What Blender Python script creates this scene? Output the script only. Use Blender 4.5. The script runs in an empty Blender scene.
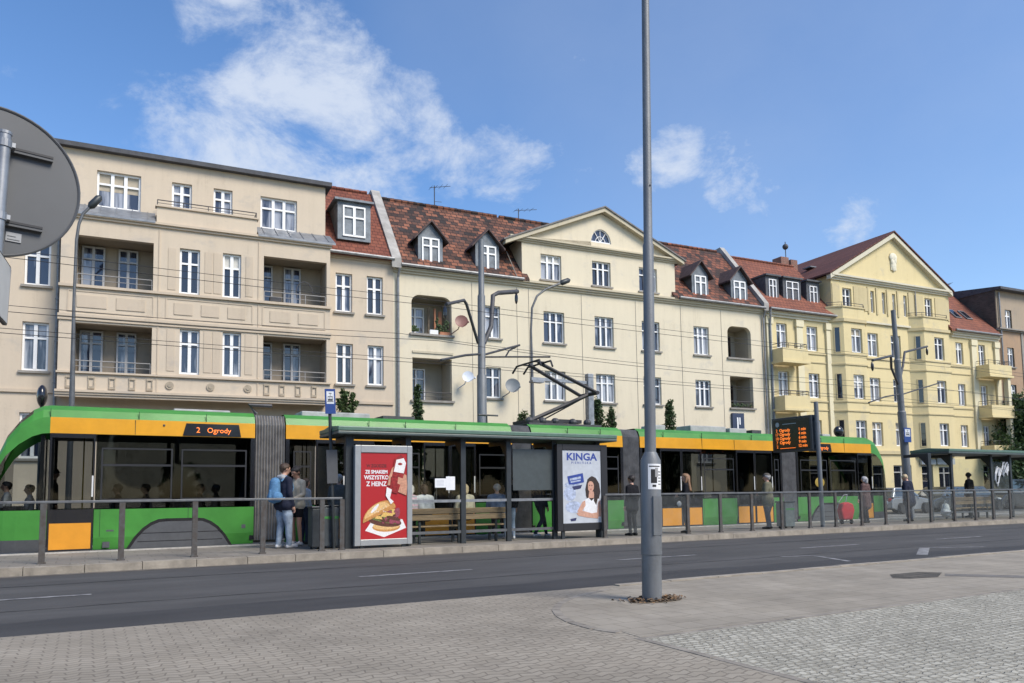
import bpy, bmesh, math, random
import numpy as np
from mathutils import Vector, Matrix, Euler
R_ = math.radians
random.seed(7); rng = np.random.default_rng(7)
S = bpy.context.scene
COL = S.collection

# ------------------------------------------------------------------ camera
EYE = 1.45
F_PX, CX, CY = 760.0, 512.0, 430.0
CAM_R = np.array([[0.87359515, 0.03067488, 0.48568567],
                  [-0.48654087, 0.07651173, 0.87030106],
                  [-0.01046427, -0.99659671, 0.08176486]])     # world <- camera (right, down, forward)
cam = bpy.data.cameras.new('camera'); cam_o = bpy.data.objects.new('camera', cam); COL.objects.link(cam_o)
cam.sensor_fit = 'HORIZONTAL'; cam.sensor_width = 36; cam.lens = F_PX*36/1024
cam.shift_y = (CY-341.5)/1024; cam.clip_start = .05; cam.clip_end = 3000
m = Matrix.Identity(4)
for i in range(3):
    m[i][0] = CAM_R[i][0]; m[i][1] = -CAM_R[i][1]; m[i][2] = -CAM_R[i][2]
m[2][3] = EYE
cam_o.matrix_world = m
S.camera = cam_o

def ray(px, py):
    return CAM_R @ np.array([(px-CX)/F_PX, (py-CY)/F_PX, 1.0])
def on_y(px, py, Y):           # point of the street plane Y seen at a photo pixel: X, Z
    r = ray(px, py); t = Y/r[1]
    return r[0]*t, r[2]*t+EYE
def on_z(px, py, z=0.0):       # point of the level z seen at a photo pixel: X, Y
    r = ray(px, py); t = (z-EYE)/r[2]
    return r[0]*t, r[1]*t

# ------------------------------------------------------------------ sun, sky
SUN_DIR = Vector((0.30, -0.66, 0.76)).normalized()             # towards the sun
SUN_EL = math.asin(SUN_DIR.z); SUN_AZ = math.atan2(SUN_DIR.x, SUN_DIR.y)
sun = bpy.data.lights.new('sun', 'SUN'); sun.energy = 2.0; sun.angle = R_(26); sun.color = (1.0, .92, .80)
sun_o = bpy.data.objects.new('sun', sun); COL.objects.link(sun_o)
sun_o.rotation_euler = SUN_DIR.to_track_quat('Z', 'Y').to_euler()
S.view_settings.view_transform = 'Standard'; S.view_settings.look = 'None'
S.view_settings.exposure = 1.14; S.view_settings.gamma = 1
S.view_settings.use_curve_mapping = False

W = bpy.data.worlds.new('World'); S.world = W; W.use_nodes = True
nt = W.node_tree; nt.nodes.clear()
def N(tree, typ, **kw):
    n = tree.nodes.new(typ)
    for k, v in kw.items(): setattr(n, k, v)
    return n
sky = N(nt, 'ShaderNodeTexSky', sky_type='NISHITA', sun_disc=False, sun_elevation=SUN_EL, sun_rotation=SUN_AZ,
        air_density=1.0, dust_density=0.6, ozone_density=2.2, altitude=80)
bgS = N(nt, 'ShaderNodeBackground'); bgS.inputs[1].default_value = 0.094
hsv = N(nt, 'ShaderNodeHueSaturation'); hsv.inputs['Saturation'].default_value = 1.18; hsv.inputs['Hue'].default_value = .504
nt.links.new(sky.outputs[0], hsv.inputs['Color']); nt.links.new(hsv.outputs[0], bgS.inputs[0])
tc = N(nt, 'ShaderNodeTexCoord')
def wmath(op, a, b=None, c=None):
    n = N(nt, 'ShaderNodeMath', operation=op)
    for i, x in enumerate((a, b, c)):
        if x is None: continue
        if isinstance(x, (int, float)): n.inputs[i].default_value = x
        else: nt.links.new(x, n.inputs[i])
    return n.outputs[0]
def blob(px, py, deg, wgt):
    d = Vector(ray(px, py)).normalized()
    n = N(nt, 'ShaderNodeVectorMath', operation='DOT_PRODUCT'); n.inputs[1].default_value = d
    nt.links.new(tc.outputs['Generated'], n.inputs[0])
    mr = N(nt, 'ShaderNodeMapRange', interpolation_type='SMOOTHSTEP'); mr.clamp = True
    mr.inputs[1].default_value = math.cos(R_(deg)); mr.inputs[2].default_value = math.cos(R_(deg*.15))
    mr.inputs[3].default_value = 0; mr.inputs[4].default_value = wgt
    nt.links.new(n.outputs['Value'], mr.inputs[0])
    return mr.outputs[0]
mask = None
for b in ((255,20,6.5,.95),(215,8,4,.8),(300,62,6,1.12),(345,95,6.5,1.2),(255,95,5.5,.98),(215,100,3.5,.8),(300,130,8,1.0),(390,125,6.5,.95),
          (200,140,6,.85),(140,128,5,.5),(420,165,5.5,.8),(500,155,5,.65),(350,170,7,.8),(520,40,6,.24),(455,15,5,.26),(590,70,6,.24),
          (674,154,3.4,.90),(648,166,2.6,.7),(712,162,2.8,.62),(755,180,3.6,.66),(730,192,2.6,.6),(880,232,4,.66),(925,238,3.6,.58),(945,175,2.2,.4),
          (560,165,5,.22)):
    o = blob(*b); mask = o if mask is None else wmath('MAXIMUM', mask, o)
mp = N(nt, 'ShaderNodeMapping'); mp.inputs['Scale'].default_value = (1, 1, 1.5)
nt.links.new(tc.outputs['Generated'], mp.inputs[0])
nz = N(nt, 'ShaderNodeTexNoise'); nz.inputs['Scale'].default_value = 9; nz.inputs['Detail'].default_value = 9; nz.inputs['Roughness'].default_value = .66; nz.inputs['Distortion'].default_value = .25
nt.links.new(mp.outputs[0], nz.inputs['Vector'])
nz2 = N(nt, 'ShaderNodeTexNoise'); nz2.inputs['Scale'].default_value = 3.4; nz2.inputs['Detail'].default_value = 6; nz2.inputs['Roughness'].default_value = .6
nt.links.new(mp.outputs[0], nz2.inputs['Vector'])
nsum = wmath('ADD', wmath('MULTIPLY', nz.outputs[0], .75), wmath('MULTIPLY', nz2.outputs[0], .35))
den = wmath('ADD', wmath('MULTIPLY', mask, .52), wmath('SUBTRACT', wmath('MULTIPLY', wmath('SUBTRACT', nsum, .55), 1.7), .20))
mr = N(nt, 'ShaderNodeMapRange', interpolation_type='SMOOTHSTEP'); mr.inputs[1].default_value = 0.0; mr.inputs[2].default_value = .44; mr.inputs[4].default_value = .86
nt.links.new(den, mr.inputs[0])
veil = None                       # thin high haze towards the right
for b in ((880,20,30,.17),(620,20,14,.14),(480,20,10,.10)):
    o = blob(*b); veil = o if veil is None else wmath('MAXIMUM', veil, o)
alpha = wmath('MAXIMUM', mr.outputs[0], wmath('MULTIPLY', veil, wmath('MULTIPLY_ADD', nz2.outputs[0], 1.2, .15)))
bgC = N(nt, 'ShaderNodeBackground'); bgC.inputs[0].default_value = (.78, .86, 1, 1); bgC.inputs[1].default_value = .42
mx = N(nt, 'ShaderNodeMixShader'); nt.links.new(alpha, mx.inputs[0]); nt.links.new(bgS.outputs[0], mx.inputs[1]); nt.links.new(bgC.outputs[0], mx.inputs[2])
wo = N(nt, 'ShaderNodeOutputWorld'); nt.links.new(mx.outputs[0], wo.inputs[0])

# ------------------------------------------------------------------ materials
def lin(r, g, b): return tuple(((c/255)/12.92 if c <= 10 else ((c/255+.055)/1.055)**2.4) for c in (r, g, b))
MATS = {}
def mat(name, col=(.5,.5,.5), rough=.6, metal=0, var=0.0, scale=6.0, bump=0.0, bscale=None, spec=.5, stretch=(1,1,1), dark=None, emit=0, coat=0):
    """procedural material: base colour broken up by two noises, optional bump"""
    if name in MATS: return MATS[name]
    M = bpy.data.materials.new(name); M.use_nodes = True; t = M.node_tree; p = t.nodes['Principled BSDF']
    p.inputs['Roughness'].default_value = rough; p.inputs['Metallic'].default_value = metal
    p.inputs['Specular IOR Level'].default_value = spec
    p.inputs['Base Color'].default_value = (*col, 1)
    if coat: p.inputs['Coat Weight'].default_value = coat; p.inputs['Coat Roughness'].default_value = .08
    if emit: p.inputs['Emission Color'].default_value = (*col, 1); p.inputs['Emission Strength'].default_value = emit
    c = N(t, 'ShaderNodeTexCoord'); mpp = N(t, 'ShaderNodeMapping'); mpp.inputs['Scale'].default_value = stretch
    t.links.new(c.outputs['Object'], mpp.inputs[0])
    n1 = N(t, 'ShaderNodeTexNoise'); n1.inputs['Scale'].default_value = scale; n1.inputs['Detail'].default_value = 7; n1.inputs['Roughness'].default_value = .65
    t.links.new(mpp.outputs[0], n1.inputs['Vector'])
    v = var if var else .06
    d = dark or tuple(x*(1-v*1.6) for x in col); b = tuple(min(1, x*(1+v)) for x in col)
    rp = N(t, 'ShaderNodeValToRGB'); rp.color_ramp.elements[0].position = .3; rp.color_ramp.elements[1].position = .7
    rp.color_ramp.elements[0].color = (*d, 1); rp.color_ramp.elements[1].color = (*b, 1)
    t.links.new(n1.outputs[0], rp.inputs[0]); t.links.new(rp.outputs[0], p.inputs['Base Color'])
    if bump:
        n2 = N(t, 'ShaderNodeTexNoise'); n2.inputs['Scale'].default_value = bscale or scale*8; n2.inputs['Detail'].default_value = 5
        t.links.new(c.outputs['Object'], n2.inputs['Vector'])
        bp = N(t, 'ShaderNodeBump'); bp.inputs['Strength'].default_value = bump; bp.inputs['Distance'].default_value = .02
        t.links.new(n2.outputs[0], bp.inputs['Height']); t.links.new(bp.outputs[0], p.inputs['Normal'])
    MATS[name] = M
    return M

def plaster(name, col, stain=.16):
    """wall plaster: broad tone changes, vertical rain streaks, fine grain"""
    M = bpy.data.materials.new(name); M.use_nodes = True; t = M.node_tree; p = t.nodes['Principled BSDF']
    p.inputs['Roughness'].default_value = .9; p.inputs['Specular IOR Level'].default_value = .2
    c = N(t, 'ShaderNodeTexCoord')
    def nz(sc, st, det=6):
        mm = N(t, 'ShaderNodeMapping'); mm.inputs['Scale'].default_value = st; t.links.new(c.outputs['Object'], mm.inputs[0])
        n = N(t, 'ShaderNodeTexNoise'); n.inputs['Scale'].default_value = sc; n.inputs['Detail'].default_value = det; n.inputs['Roughness'].default_value = .65
        t.links.new(mm.outputs[0], n.inputs['Vector']); return n.outputs[0]
    a = nz(.45, (1,1,1)); s = nz(3.2, (1,1,.09)); g = nz(9, (1,1,1), 8)
    def mm2(op, x, y):
        n = N(t, 'ShaderNodeMath', operation=op)
        for i, q in enumerate((x, y)):
            if isinstance(q, (int, float)): n.inputs[i].default_value = q
            else: t.links.new(q, n.inputs[i])
        return n.outputs[0]
    k = mm2('ADD', mm2('ADD', mm2('MULTIPLY', a, .46), mm2('MULTIPLY', s, .44)), mm2('MULTIPLY', g, .20))
    rp = N(t, 'ShaderNodeValToRGB'); e = rp.color_ramp.elements
    e[0].position = .39; e[1].position = .63
    e[0].color = (col[0]*(1-stain*1.15), col[1]*(1-stain*1.2), col[2]*(1-stain*1.25), 1); e[1].color = (*[min(1, x*(1+stain*.35)) for x in col], 1)
    md = rp.color_ramp.elements.new(.5); md.color = (*col, 1)
    t.links.new(k, rp.inputs[0])
    pt = N(t, 'ShaderNodeMapRange'); pt.inputs[1].default_value = .57; pt.inputs[2].default_value = .66; pt.inputs[4].default_value = .55; t.links.new(nz(.8, (1,1,1.3), 9), pt.inputs[0])   # worn, greyer patches
    pm = N(t, 'ShaderNodeMixRGB'); t.links.new(pt.outputs[0], pm.inputs[0]); t.links.new(rp.outputs[0], pm.inputs[1]); gm_ = sum(col)/3; pm.inputs[2].default_value = (*[(c_*.55+gm_*.3) for c_ in col], 1)
    t.links.new(pm.outputs[0], p.inputs['Base Color'])
    bp = N(t, 'ShaderNodeBump'); bp.inputs['Strength'].default_value = .25; bp.inputs['Distance'].default_value = .01
    t.links.new(nz(60, (1,1,1), 3), bp.inputs['Height']); t.links.new(bp.outputs[0], p.inputs['Normal'])
    return M

def tiled(name, c1, c2, mortar, bw, bh, msize=.012, plane='XZ', bias=0.0, rough=.8, noise=.25, bump=.6, warp=None, kz=1.0, offset=.5, extra=None, spec=.3, smooth=.1):
    """brick-pattern surface (roof tiles, clinker, setts, slabs, brickwork) in object space"""
    M = bpy.data.materials.new(name); M.use_nodes = True; t = M.node_tree; p = t.nodes['Principled BSDF']
    p.inputs['Roughness'].default_value = rough; p.inputs['Specular IOR Level'].default_value = spec
    c = N(t, 'ShaderNodeTexCoord'); sx = N(t, 'ShaderNodeSeparateXYZ'); cb = N(t, 'ShaderNodeCombineXYZ')
    t.links.new(c.outputs['Object'], sx.inputs[0])
    A, B = {'XZ': (0, 2), 'XY': (0, 1), 'YX': (1, 0), 'YZ': (1, 2)}[plane]
    def mth(op, x, y, z=None):
        n = N(t, 'ShaderNodeMath', operation=op)
        for i, q in enumerate((x, y, z)):
            if q is None: continue
            if isinstance(q, (int, float)): n.inputs[i].default_value = q
            else: t.links.new(q, n.inputs[i])
        return n.outputs[0]
    a, b = sx.outputs[A], mth('MULTIPLY', sx.outputs[B], kz)
    if warp == 'zigzag':
        b = mth('ADD', b, mth('MULTIPLY', mth('PINGPONG', a, bw*.5), .42))
        a = mth('ADD', a, mth('MULTIPLY', mth('PINGPONG', b, bh), .22))
    t.links.new(a, cb.inputs[0]); t.links.new(b, cb.inputs[1])
    vec = cb.outputs[0]
    nn = N(t, 'ShaderNodeTexNoise'); nn.inputs['Scale'].default_value = 2.2/max(bw, .1)*.5; nn.inputs['Detail'].default_value = 4
    t.links.new(c.outputs['Object'], nn.inputs['Vector'])
    if warp == 'rough':
        vm = N(t, 'ShaderNodeVectorMath', operation='MULTIPLY_ADD'); vm.inputs[1].default_value = (bw*1.25, bh*1.25, 0)
        t.links.new(nn.outputs['Color'], vm.inputs[0]); t.links.new(vec, vm.inputs[2]); vec = vm.outputs[0]
    br = N(t, 'ShaderNodeTexBrick'); br.offset = offset; br.squash = 1
    br.inputs['Scale'].default_value = 1; br.inputs['Brick Width'].default_value = bw; br.inputs['Row Height'].default_value = bh
    br.inputs['Mortar Size'].default_value = msize; br.inputs['Mortar Smooth'].default_value = smooth; br.inputs['Bias'].default_value = bias
    br.inputs['Color1'].default_value = (*c1, 1); br.inputs['Color2'].default_value = (*c2, 1); br.inputs['Mortar'].default_value = (*mortar, 1)
    t.links.new(vec, br.inputs['Vector'])
    n1 = N(t, 'ShaderNodeTexNoise'); n1.inputs['Scale'].default_value = .8; n1.inputs['Detail'].default_value = 9; n1.inputs['Roughness'].default_value = .7
    t.links.new(c.outputs['Object'], n1.inputs['Vector'])
    mr = N(t, 'ShaderNodeMapRange'); mr.inputs[1].default_value = .3; mr.inputs[2].default_value = .7; mr.inputs[3].default_value = 1-noise; mr.inputs[4].default_value = 1+noise*.6
    t.links.new(n1.outputs[0], mr.inputs[0])
    vs = N(t, 'ShaderNodeVectorMath', operation='SCALE'); t.links.new(br.outputs['Color'], vs.inputs[0]); t.links.new(mr.outputs[0], vs.inputs['Scale'])
    out = vs.outputs[0]
    if extra:                                     # patches of a second colour (soot, moss, old tiles)
        ec, lo, hi, sc = extra
        n3 = N(t, 'ShaderNodeTexNoise'); n3.inputs['Scale'].default_value = sc; n3.inputs['Detail'].default_value = 6; n3.inputs['Roughness'].default_value = .75
        t.links.new(c.outputs['Object'], n3.inputs['Vector'])
        m3 = N(t, 'ShaderNodeMapRange'); m3.inputs[1].default_value = lo; m3.inputs[2].default_value = hi; t.links.new(n3.outputs[0], m3.inputs[0])
        mc = N(t, 'ShaderNodeMixRGB'); t.links.new(m3.outputs[0], mc.inputs[0]); t.links.new(out, mc.inputs[1]); mc.inputs[2].default_value = (*ec, 1); out = mc.outputs[0]
    t.links.new(out, p.inputs['Base Color'])
    bp = N(t, 'ShaderNodeBump'); bp.inputs['Strength'].default_value = bump; bp.inputs['Distance'].default_value = .02; bp.invert = True
    hh = mth('SUBTRACT', br.outputs['Fac'], mth('MULTIPLY', n1.outputs[0], .4))
    t.links.new(hh, bp.inputs['Height']); t.links.new(bp.outputs[0], p.inputs['Normal'])
    return M

def glass_mat(name, dark, light, amount, rough=.04):
    """window pane: dark room or net curtain seen through, reflecting coat; random per pane"""
    M = bpy.data.materials.new(name); M.use_nodes = True; t = M.node_tree; p = t.nodes['Principled BSDF']
    p.inputs['Roughness'].default_value = rough; p.inputs['Specular IOR Level'].default_value = .9
    c = N(t, 'ShaderNodeTexCoord'); oi = N(t, 'ShaderNodeObjectInfo')
    mm = N(t, 'ShaderNodeMapping'); mm.inputs['Scale'].default_value = (2.6, 1, .35); t.links.new(c.outputs['Object'], mm.inputs[0])
    n1 = N(t, 'ShaderNodeTexNoise'); n1.noise_dimensions = '4D'; n1.inputs['Scale'].default_value = 1.3; n1.inputs['Detail'].default_value = 3
    t.links.new(mm.outputs[0], n1.inputs['Vector'])
    w = N(t, 'ShaderNodeMath', operation='MULTIPLY'); w.inputs[1].default_value = 40; t.links.new(oi.outputs['Random'], w.inputs[0]); t.links.new(w.outputs[0], n1.inputs['W'])
    mr = N(t, 'ShaderNodeMapRange'); mr.inputs[1].default_value = .62-amount*.3; mr.inputs[2].default_value = .70-amount*.2; t.links.new(n1.outputs[0], mr.inputs[0])
    mc = N(t, 'ShaderNodeMixRGB'); t.links.new(mr.outputs[0], mc.inputs[0]); mc.inputs[1].default_value = (*dark, 1); mc.inputs[2].default_value = (*light, 1)
    t.links.new(mc.outputs[0], p.inputs['Base Color'])
    n2 = N(t, 'ShaderNodeTexNoise'); n2.inputs['Scale'].default_value = 1.6; t.links.new(c.outputs['Object'], n2.inputs['Vector'])
    bp = N(t, 'ShaderNodeBump'); bp.inputs['Strength'].default_value = .06; bp.inputs['Distance'].default_value = .05
    t.links.new(n2.outputs[0], bp.inputs['Height']); t.links.new(bp.outputs[0], p.inputs['Normal'])
    return M

def clear_mat(name, tint, refl=.12, haze=0.0, hazecol=(.6,.62,.62)):
    """see-through glazing: tinted transparency with a fresnel reflection and optional dirt"""
    M = bpy.data.materials.new(name); M.use_nodes = True; t = M.node_tree; t.nodes.clear()
    o = N(t, 'ShaderNodeOutputMaterial'); tr = N(t, 'ShaderNodeBsdfTransparent'); tr.inputs[0].default_value = (*tint, 1)
    gl = N(t, 'ShaderNodeBsdfGlossy'); gl.inputs['Roughness'].default_value = .03
    fr = N(t, 'ShaderNodeFresnel'); fr.inputs[0].default_value = 1.45
    ad = N(t, 'ShaderNodeMath', operation='MULTIPLY_ADD'); ad.inputs[1].default_value = .38; ad.inputs[2].default_value = refl*.1; t.links.new(fr.outputs[0], ad.inputs[0])
    ge = N(t, 'ShaderNodeNewGeometry'); iv = N(t, 'ShaderNodeMath', operation='SUBTRACT'); iv.inputs[0].default_value = 1; t.links.new(ge.outputs['Backfacing'], iv.inputs[1])
    mb_ = N(t, 'ShaderNodeMath', operation='MULTIPLY'); t.links.new(ad.outputs[0], mb_.inputs[0]); t.links.new(iv.outputs[0], mb_.inputs[1]); ad = mb_
    m1 = N(t, 'ShaderNodeMixShader'); t.links.new(ad.outputs[0], m1.inputs[0]); t.links.new(tr.outputs[0], m1.inputs[1]); t.links.new(gl.outputs[0], m1.inputs[2])
    out = m1.outputs[0]
    if haze:
        df = N(t, 'ShaderNodeBsdfDiffuse'); df.inputs[0].default_value = (*hazecol, 1)
        c = N(t, 'ShaderNodeTexCoord'); n1 = N(t, 'ShaderNodeTexNoise'); n1.inputs['Scale'].default_value = 3; n1.inputs['Detail'].default_value = 5; t.links.new(c.outputs['Object'], n1.inputs['Vector'])
        mu = N(t, 'ShaderNodeMath', operation='MULTIPLY'); mu.inputs[1].default_value = haze*2; t.links.new(n1.outputs[0], mu.inputs[0])
        m2 = N(t, 'ShaderNodeMixShader'); t.links.new(mu.outputs[0], m2.inputs[0]); t.links.new(out, m2.inputs[1]); t.links.new(df.outputs[0], m2.inputs[2]); out = m2.outputs[0]
    t.links.new(out, o.inputs[0])
    return M

# ------------------------------------------------------------------ mesh helpers
class MB:
    def __init__(s): s.v = []; s.f = []; s.m = []; s.g = []
    def add(s, vs, fs, mi=0):
        o = len(s.v); s.g.append((o, len(s.f))); s.v += [tuple(map(float, v)) for v in vs]
        for f in fs: s.f.append([o+i for i in f]); s.m.append(mi)
        return s
    def quad(s, a, b, c, d, mi=0): return s.add([a, b, c, d], [(0, 1, 2, 3)], mi)
    def box(s, x0, y0, z0, x1, y1, z1, mi=0, M=None):
        x0, x1 = sorted((x0, x1)); y0, y1 = sorted((y0, y1)); z0, z1 = sorted((z0, z1))
        vs = [(x0,y0,z0),(x1,y0,z0),(x1,y1,z0),(x0,y1,z0),(x0,y0,z1),(x1,y0,z1),(x1,y1,z1),(x0,y1,z1)]
        if M is not None: vs = [tuple(M @ Vector(v)) for v in vs]
        return s.add(vs, [(0,3,2,1),(4,5,6,7),(0,1,5,4),(1,2,6,5),(2,3,7,6),(3,0,4,7)], mi)
    def prism(s, pts, a, b, axis='y', mi=0):
        """polygon extruded along an axis; pts are the two other coordinates in xyz order"""
        n = len(pts)
        def P(p, q): return {'y': (p[0], q, p[1]), 'z': (p[0], p[1], q), 'x': (q, p[0], p[1])}[axis]
        vs = [P(p, a) for p in pts]+[P(p, b) for p in pts]
        area = sum(pts[i][0]*pts[(i+1) % n][1]-pts[(i+1) % n][0]*pts[i][1] for i in range(n))
        flip = (area > 0) ^ (axis == 'y') ^ (b < a)
        fs = [tuple(range(n)), tuple(range(2*n-1, n-1, -1))]+[(i, i+n, (i+1) % n+n, (i+1) % n) for i in range(n)]
        if flip: fs = [f[::-1] for f in fs]
        # face order above: 'flip' keeps normals outward
        return s.add(vs, fs, mi)
    def tube(s, path, r, n=8, mi=0, cap=True):
        path = [Vector(p) for p in path]; rs = r if isinstance(r, (list, tuple)) else [r]*len(path)
        vs = []; up = None
        for i, p in enumerate(path):
            d = ((path[min(i+1, len(path)-1)]-path[max(i-1, 0)])).normalized()
            if up is None:
                up = Vector((0,0,1)) if abs(d.z) < .9 else Vector((1,0,0))
            a = d.cross(up).normalized(); b = a.cross(d).normalized(); up = b
            for k in range(n):
                t = 2*math.pi*k/n; vs.append(p+(a*math.cos(t)+b*math.sin(t))*rs[i])
        fs = [(i*n+k, i*n+(k+1) % n, (i+1)*n+(k+1) % n, (i+1)*n+k) for i in range(len(path)-1) for k in range(n)]
        if cap: fs += [tuple(range(n))[::-1], tuple(range((len(path)-1)*n, len(path)*n))]
        return s.add(vs, fs, mi)
    def ball(s, c, r, nu=12, nv=8, mi=0, M=None):
        r = r if isinstance(r, (tuple, list)) else (r, r, r)
        vs = []
        for j in range(nv+1):
            ph = math.pi*j/nv
            for i in range(nu):
                t = 2*math.pi*i/nu
                v = Vector((r[0]*math.sin(ph)*math.cos(t), r[1]*math.sin(ph)*math.sin(t), r[2]*math.cos(ph)))
                if M is not None: v = M @ v
                vs.append(v+Vector(c))
        fs = [(j*nu+i, (j+1)*nu+i, (j+1)*nu+(i+1) % nu, j*nu+(i+1) % nu) for j in range(nv) for i in range(nu)]
        return s.add(vs, fs, mi)
    def disc(s, c, r, n, axis='y', th=.01, mi=0):
        pts = [(c[{'y':0,'z':0,'x':1}[axis]]+r*math.cos(2*math.pi*i/n), c[{'y':2,'z':1,'x':2}[axis]]+r*math.sin(2*math.pi*i/n)) for i in range(n)]
        q = c[{'y':1,'z':2,'x':0}[axis]]
        return s.prism(pts, q, q+th, axis, mi)
    def pieces(s, name, mats, parent=None, k=1, **kw):
        """one object per k consecutive solids"""
        out = []; n = len(s.g)
        for a in range(0, n, k):
            b = min(n, a+k); v0, f0 = s.g[a]; v1, f1 = s.g[b] if b < n else (len(s.v), len(s.f))
            q = MB(); q.v = s.v[v0:v1]; q.f = [[i-v0 for i in f] for f in s.f[f0:f1]]; q.m = s.m[f0:f1]
            out.append(q.build(name, mats, parent, **kw))
        return out
    def build(s, name, mats, parent=None, smooth=False, bevel=0, loc=None, rot=None, angle=40):
        me = bpy.data.meshes.new(name); me.from_pydata(s.v, [], s.f)
        mats = mats if isinstance(mats, (list, tuple)) else [mats]
        for q in mats: me.materials.append(q)
        if len(mats) > 1: me.polygons.foreach_set('material_index', s.m)
        me.validate(); me.update()
        if smooth:
            me.shade_smooth(); me.set_sharp_from_angle(angle=R_(angle))
        o = bpy.data.objects.new(name, me); COL.objects.link(o)
        if parent is not None: o.parent = parent
        if loc is not None: o.location = loc
        if rot is not None: o.rotation_euler = rot
        if bevel:
            b = o.modifiers.new('bevel', 'BEVEL'); b.width = bevel; b.segments = 2; b.limit_method = 'ANGLE'; b.angle_limit = R_(50)
        return o
def tag(o, label, cat, group=None):
    o['label'] = label; o['category'] = cat
    if group: o['group'] = group
    return o
def thing(name, label, cat, loc=(0,0,0), rz=0, group=None, rot=None):
    o = bpy.data.objects.new(name, None); COL.objects.link(o); o.empty_display_size = .2
    o.location = loc; o.rotation_euler = rot or (0, 0, rz)
    return tag(o, label, cat, group)
def struct(name, mb, mats, **kw):
    o = mb.build(name, mats, **kw); o['kind'] = 'structure'; return o
def text(name, body, size, m_, parent, loc, rot=(R_(90), 0, 0), align='CENTER', ext=.002, sx=1.0, bold=0.0):
    cu = bpy.data.curves.new(name, 'FONT'); cu.body = body; cu.size = size; cu.align_x = align; cu.align_y = 'CENTER'; cu.extrude = ext; cu.offset = bold
    cu.resolution_u = 3
    t = bpy.data.objects.new(name, cu); COL.objects.link(t)
    dg = bpy.context.evaluated_depsgraph_get(); dg.update()
    me = bpy.data.meshes.new_from_object(t.evaluated_get(dg)); bpy.data.objects.remove(t); bpy.data.curves.remove(cu)
    me.materials.clear(); me.materials.append(m_)
    o = bpy.data.objects.new(name, me); COL.objects.link(o); o.parent = parent; o.location = loc; o.rotation_euler = rot; o.scale = (sx, 1, 1)
    return o
# ------------------------------------------------------------------ ground, road, platform, tracks
m_ground = mat('ground_dust', (.20,.19,.17), .95, var=.25, scale=.3)
m_asph = mat('asphalt', (.064,.062,.060), .86, var=.22, scale=1.1, bump=.35, bscale=90, stretch=(.25,1,1))
m_asph2 = mat('asphalt_new', (.039,.038,.038), .82, var=.2, scale=1.6, bump=.35, bscale=90, stretch=(.2,1,1))
m_kerb = mat('kerb_stone', (.30,.265,.215), .9, var=.22, scale=3, bump=.3)
m_line = mat('road_paint', (.22,.22,.22), .8, var=.5, scale=5)
m_clink = tiled('clinker_pavers', (.262,.232,.185), (.298,.266,.215), (.186,.162,.130), .20, .095, .008, 'XY', noise=.24, extra=((.17,.148,.122), .60, .78, .55), bump=.8, warp='zigzag', rough=.9)
m_slab = tiled('concrete_slabs', (.262,.234,.188), (.294,.264,.216), (.20,.176,.140), .32, .32, .008, 'XY', noise=.24, extra=((.18,.155,.128), .60, .80, .6), bump=.35, offset=.5, rough=.92)
m_sett = tiled('granite_setts', (.315,.298,.245), (.44,.42,.35), (.29,.27,.218), .10, .082, .013, 'XY', noise=.22, bump=1.2, warp='rough', rough=.85, smooth=.5)
m_plat = tiled('platform_slabs', (.20,.18,.155), (.23,.21,.18), (.14,.125,.105), .5, .5, .008, 'XY', noise=.25, bump=.3)
m_rail = mat('rail_steel', (.30,.28,.26), .35, 1.0, var=.2)
m_soil = mat('litter_soil', (.15,.115,.08), .95, var=.4, scale=14, bump=.8, bscale=60)
m_patch = tiled('sunken_slab', (.075,.068,.055), (.11,.098,.08), (.03,.03,.028), .2, .2, .01, 'XY', noise=.3)

def sheet(name, x0, y0, x1, y1, z, m_, th=.3, **kw):
    b = MB(); b.box(x0, y0, z-th, x1, y1, z); return struct(name, b, m_, **kw)
b = MB(); b.quad((-700,-500,-.05), (900,-500,-.05), (900,900,-.05), (-700,900,-.05)); struct('ground', b, m_ground)
sheet('road', -60, 9.44, 170, 16.9, 0.0, m_asph)
# newer, darker strip of asphalt along the near kerb with an uneven edge
b = MB(); xs = np.linspace(-30, 60, 91); e1 = [10.72+.10*math.sin(x*.9)+.05*math.sin(x*2.7+1)-.004*max(0, x-6)**1.3 for x in xs]
b.add([(x, 9.50, .004) for x in xs]+[(x, y, .004) for x, y in zip(xs, e1)], [(i, i+1, i+92, i+91) for i in range(90)]); struct('patched_road', b, m_asph2)
# hairline joint sealed with bitumen, and dust gathered along the platform kerb
def ribbon(name, x0, x1, yc, w, z, m_, f=1.0):
    b = MB(); xs = np.linspace(x0, x1, 160); b.add([(x, yc+.05*math.sin(x*.7*f)+.02*math.sin(x*3.1*f)-w(x)/2, z) for x in xs]+[(x, yc+.05*math.sin(x*.7*f)+.02*math.sin(x*3.1*f)+w(x)/2, z) for x in xs], [(i, i+1, i+161, i+160) for i in range(159)]); return struct(name, b, m_)
m_seal = mat('bitumen_seal', (.022,.022,.022), .6, var=.2)
ribbon('sealed_road', -20, 50, 14.9, lambda x: .035+.015*math.sin(x*5), .004, m_seal); ribbon('sealed_road', -20, 50, 11.75, lambda x: .025+.01*math.sin(x*4), .004, m_seal, 1.3)
ribbon('dusty_road', -30, 70, 16.74, lambda x: .24+.05*math.sin(x*2.3), .004, mat('gutter_dust', (.13,.115,.095), .95, var=.3, scale=5))
# near pavement: clinker, concrete slabs, granite setts
Z1 = .03
b = MB(); b.prism([(-40,-30),(4.66,-30),(4.66,5.90),(7.6,5.90),(7.6,9.30),(7.0,9.30),(7.0,9.44),(-40,9.44)], -.25, Z1, 'z'); struct('clinker_pavement', b, m_clink)
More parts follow.
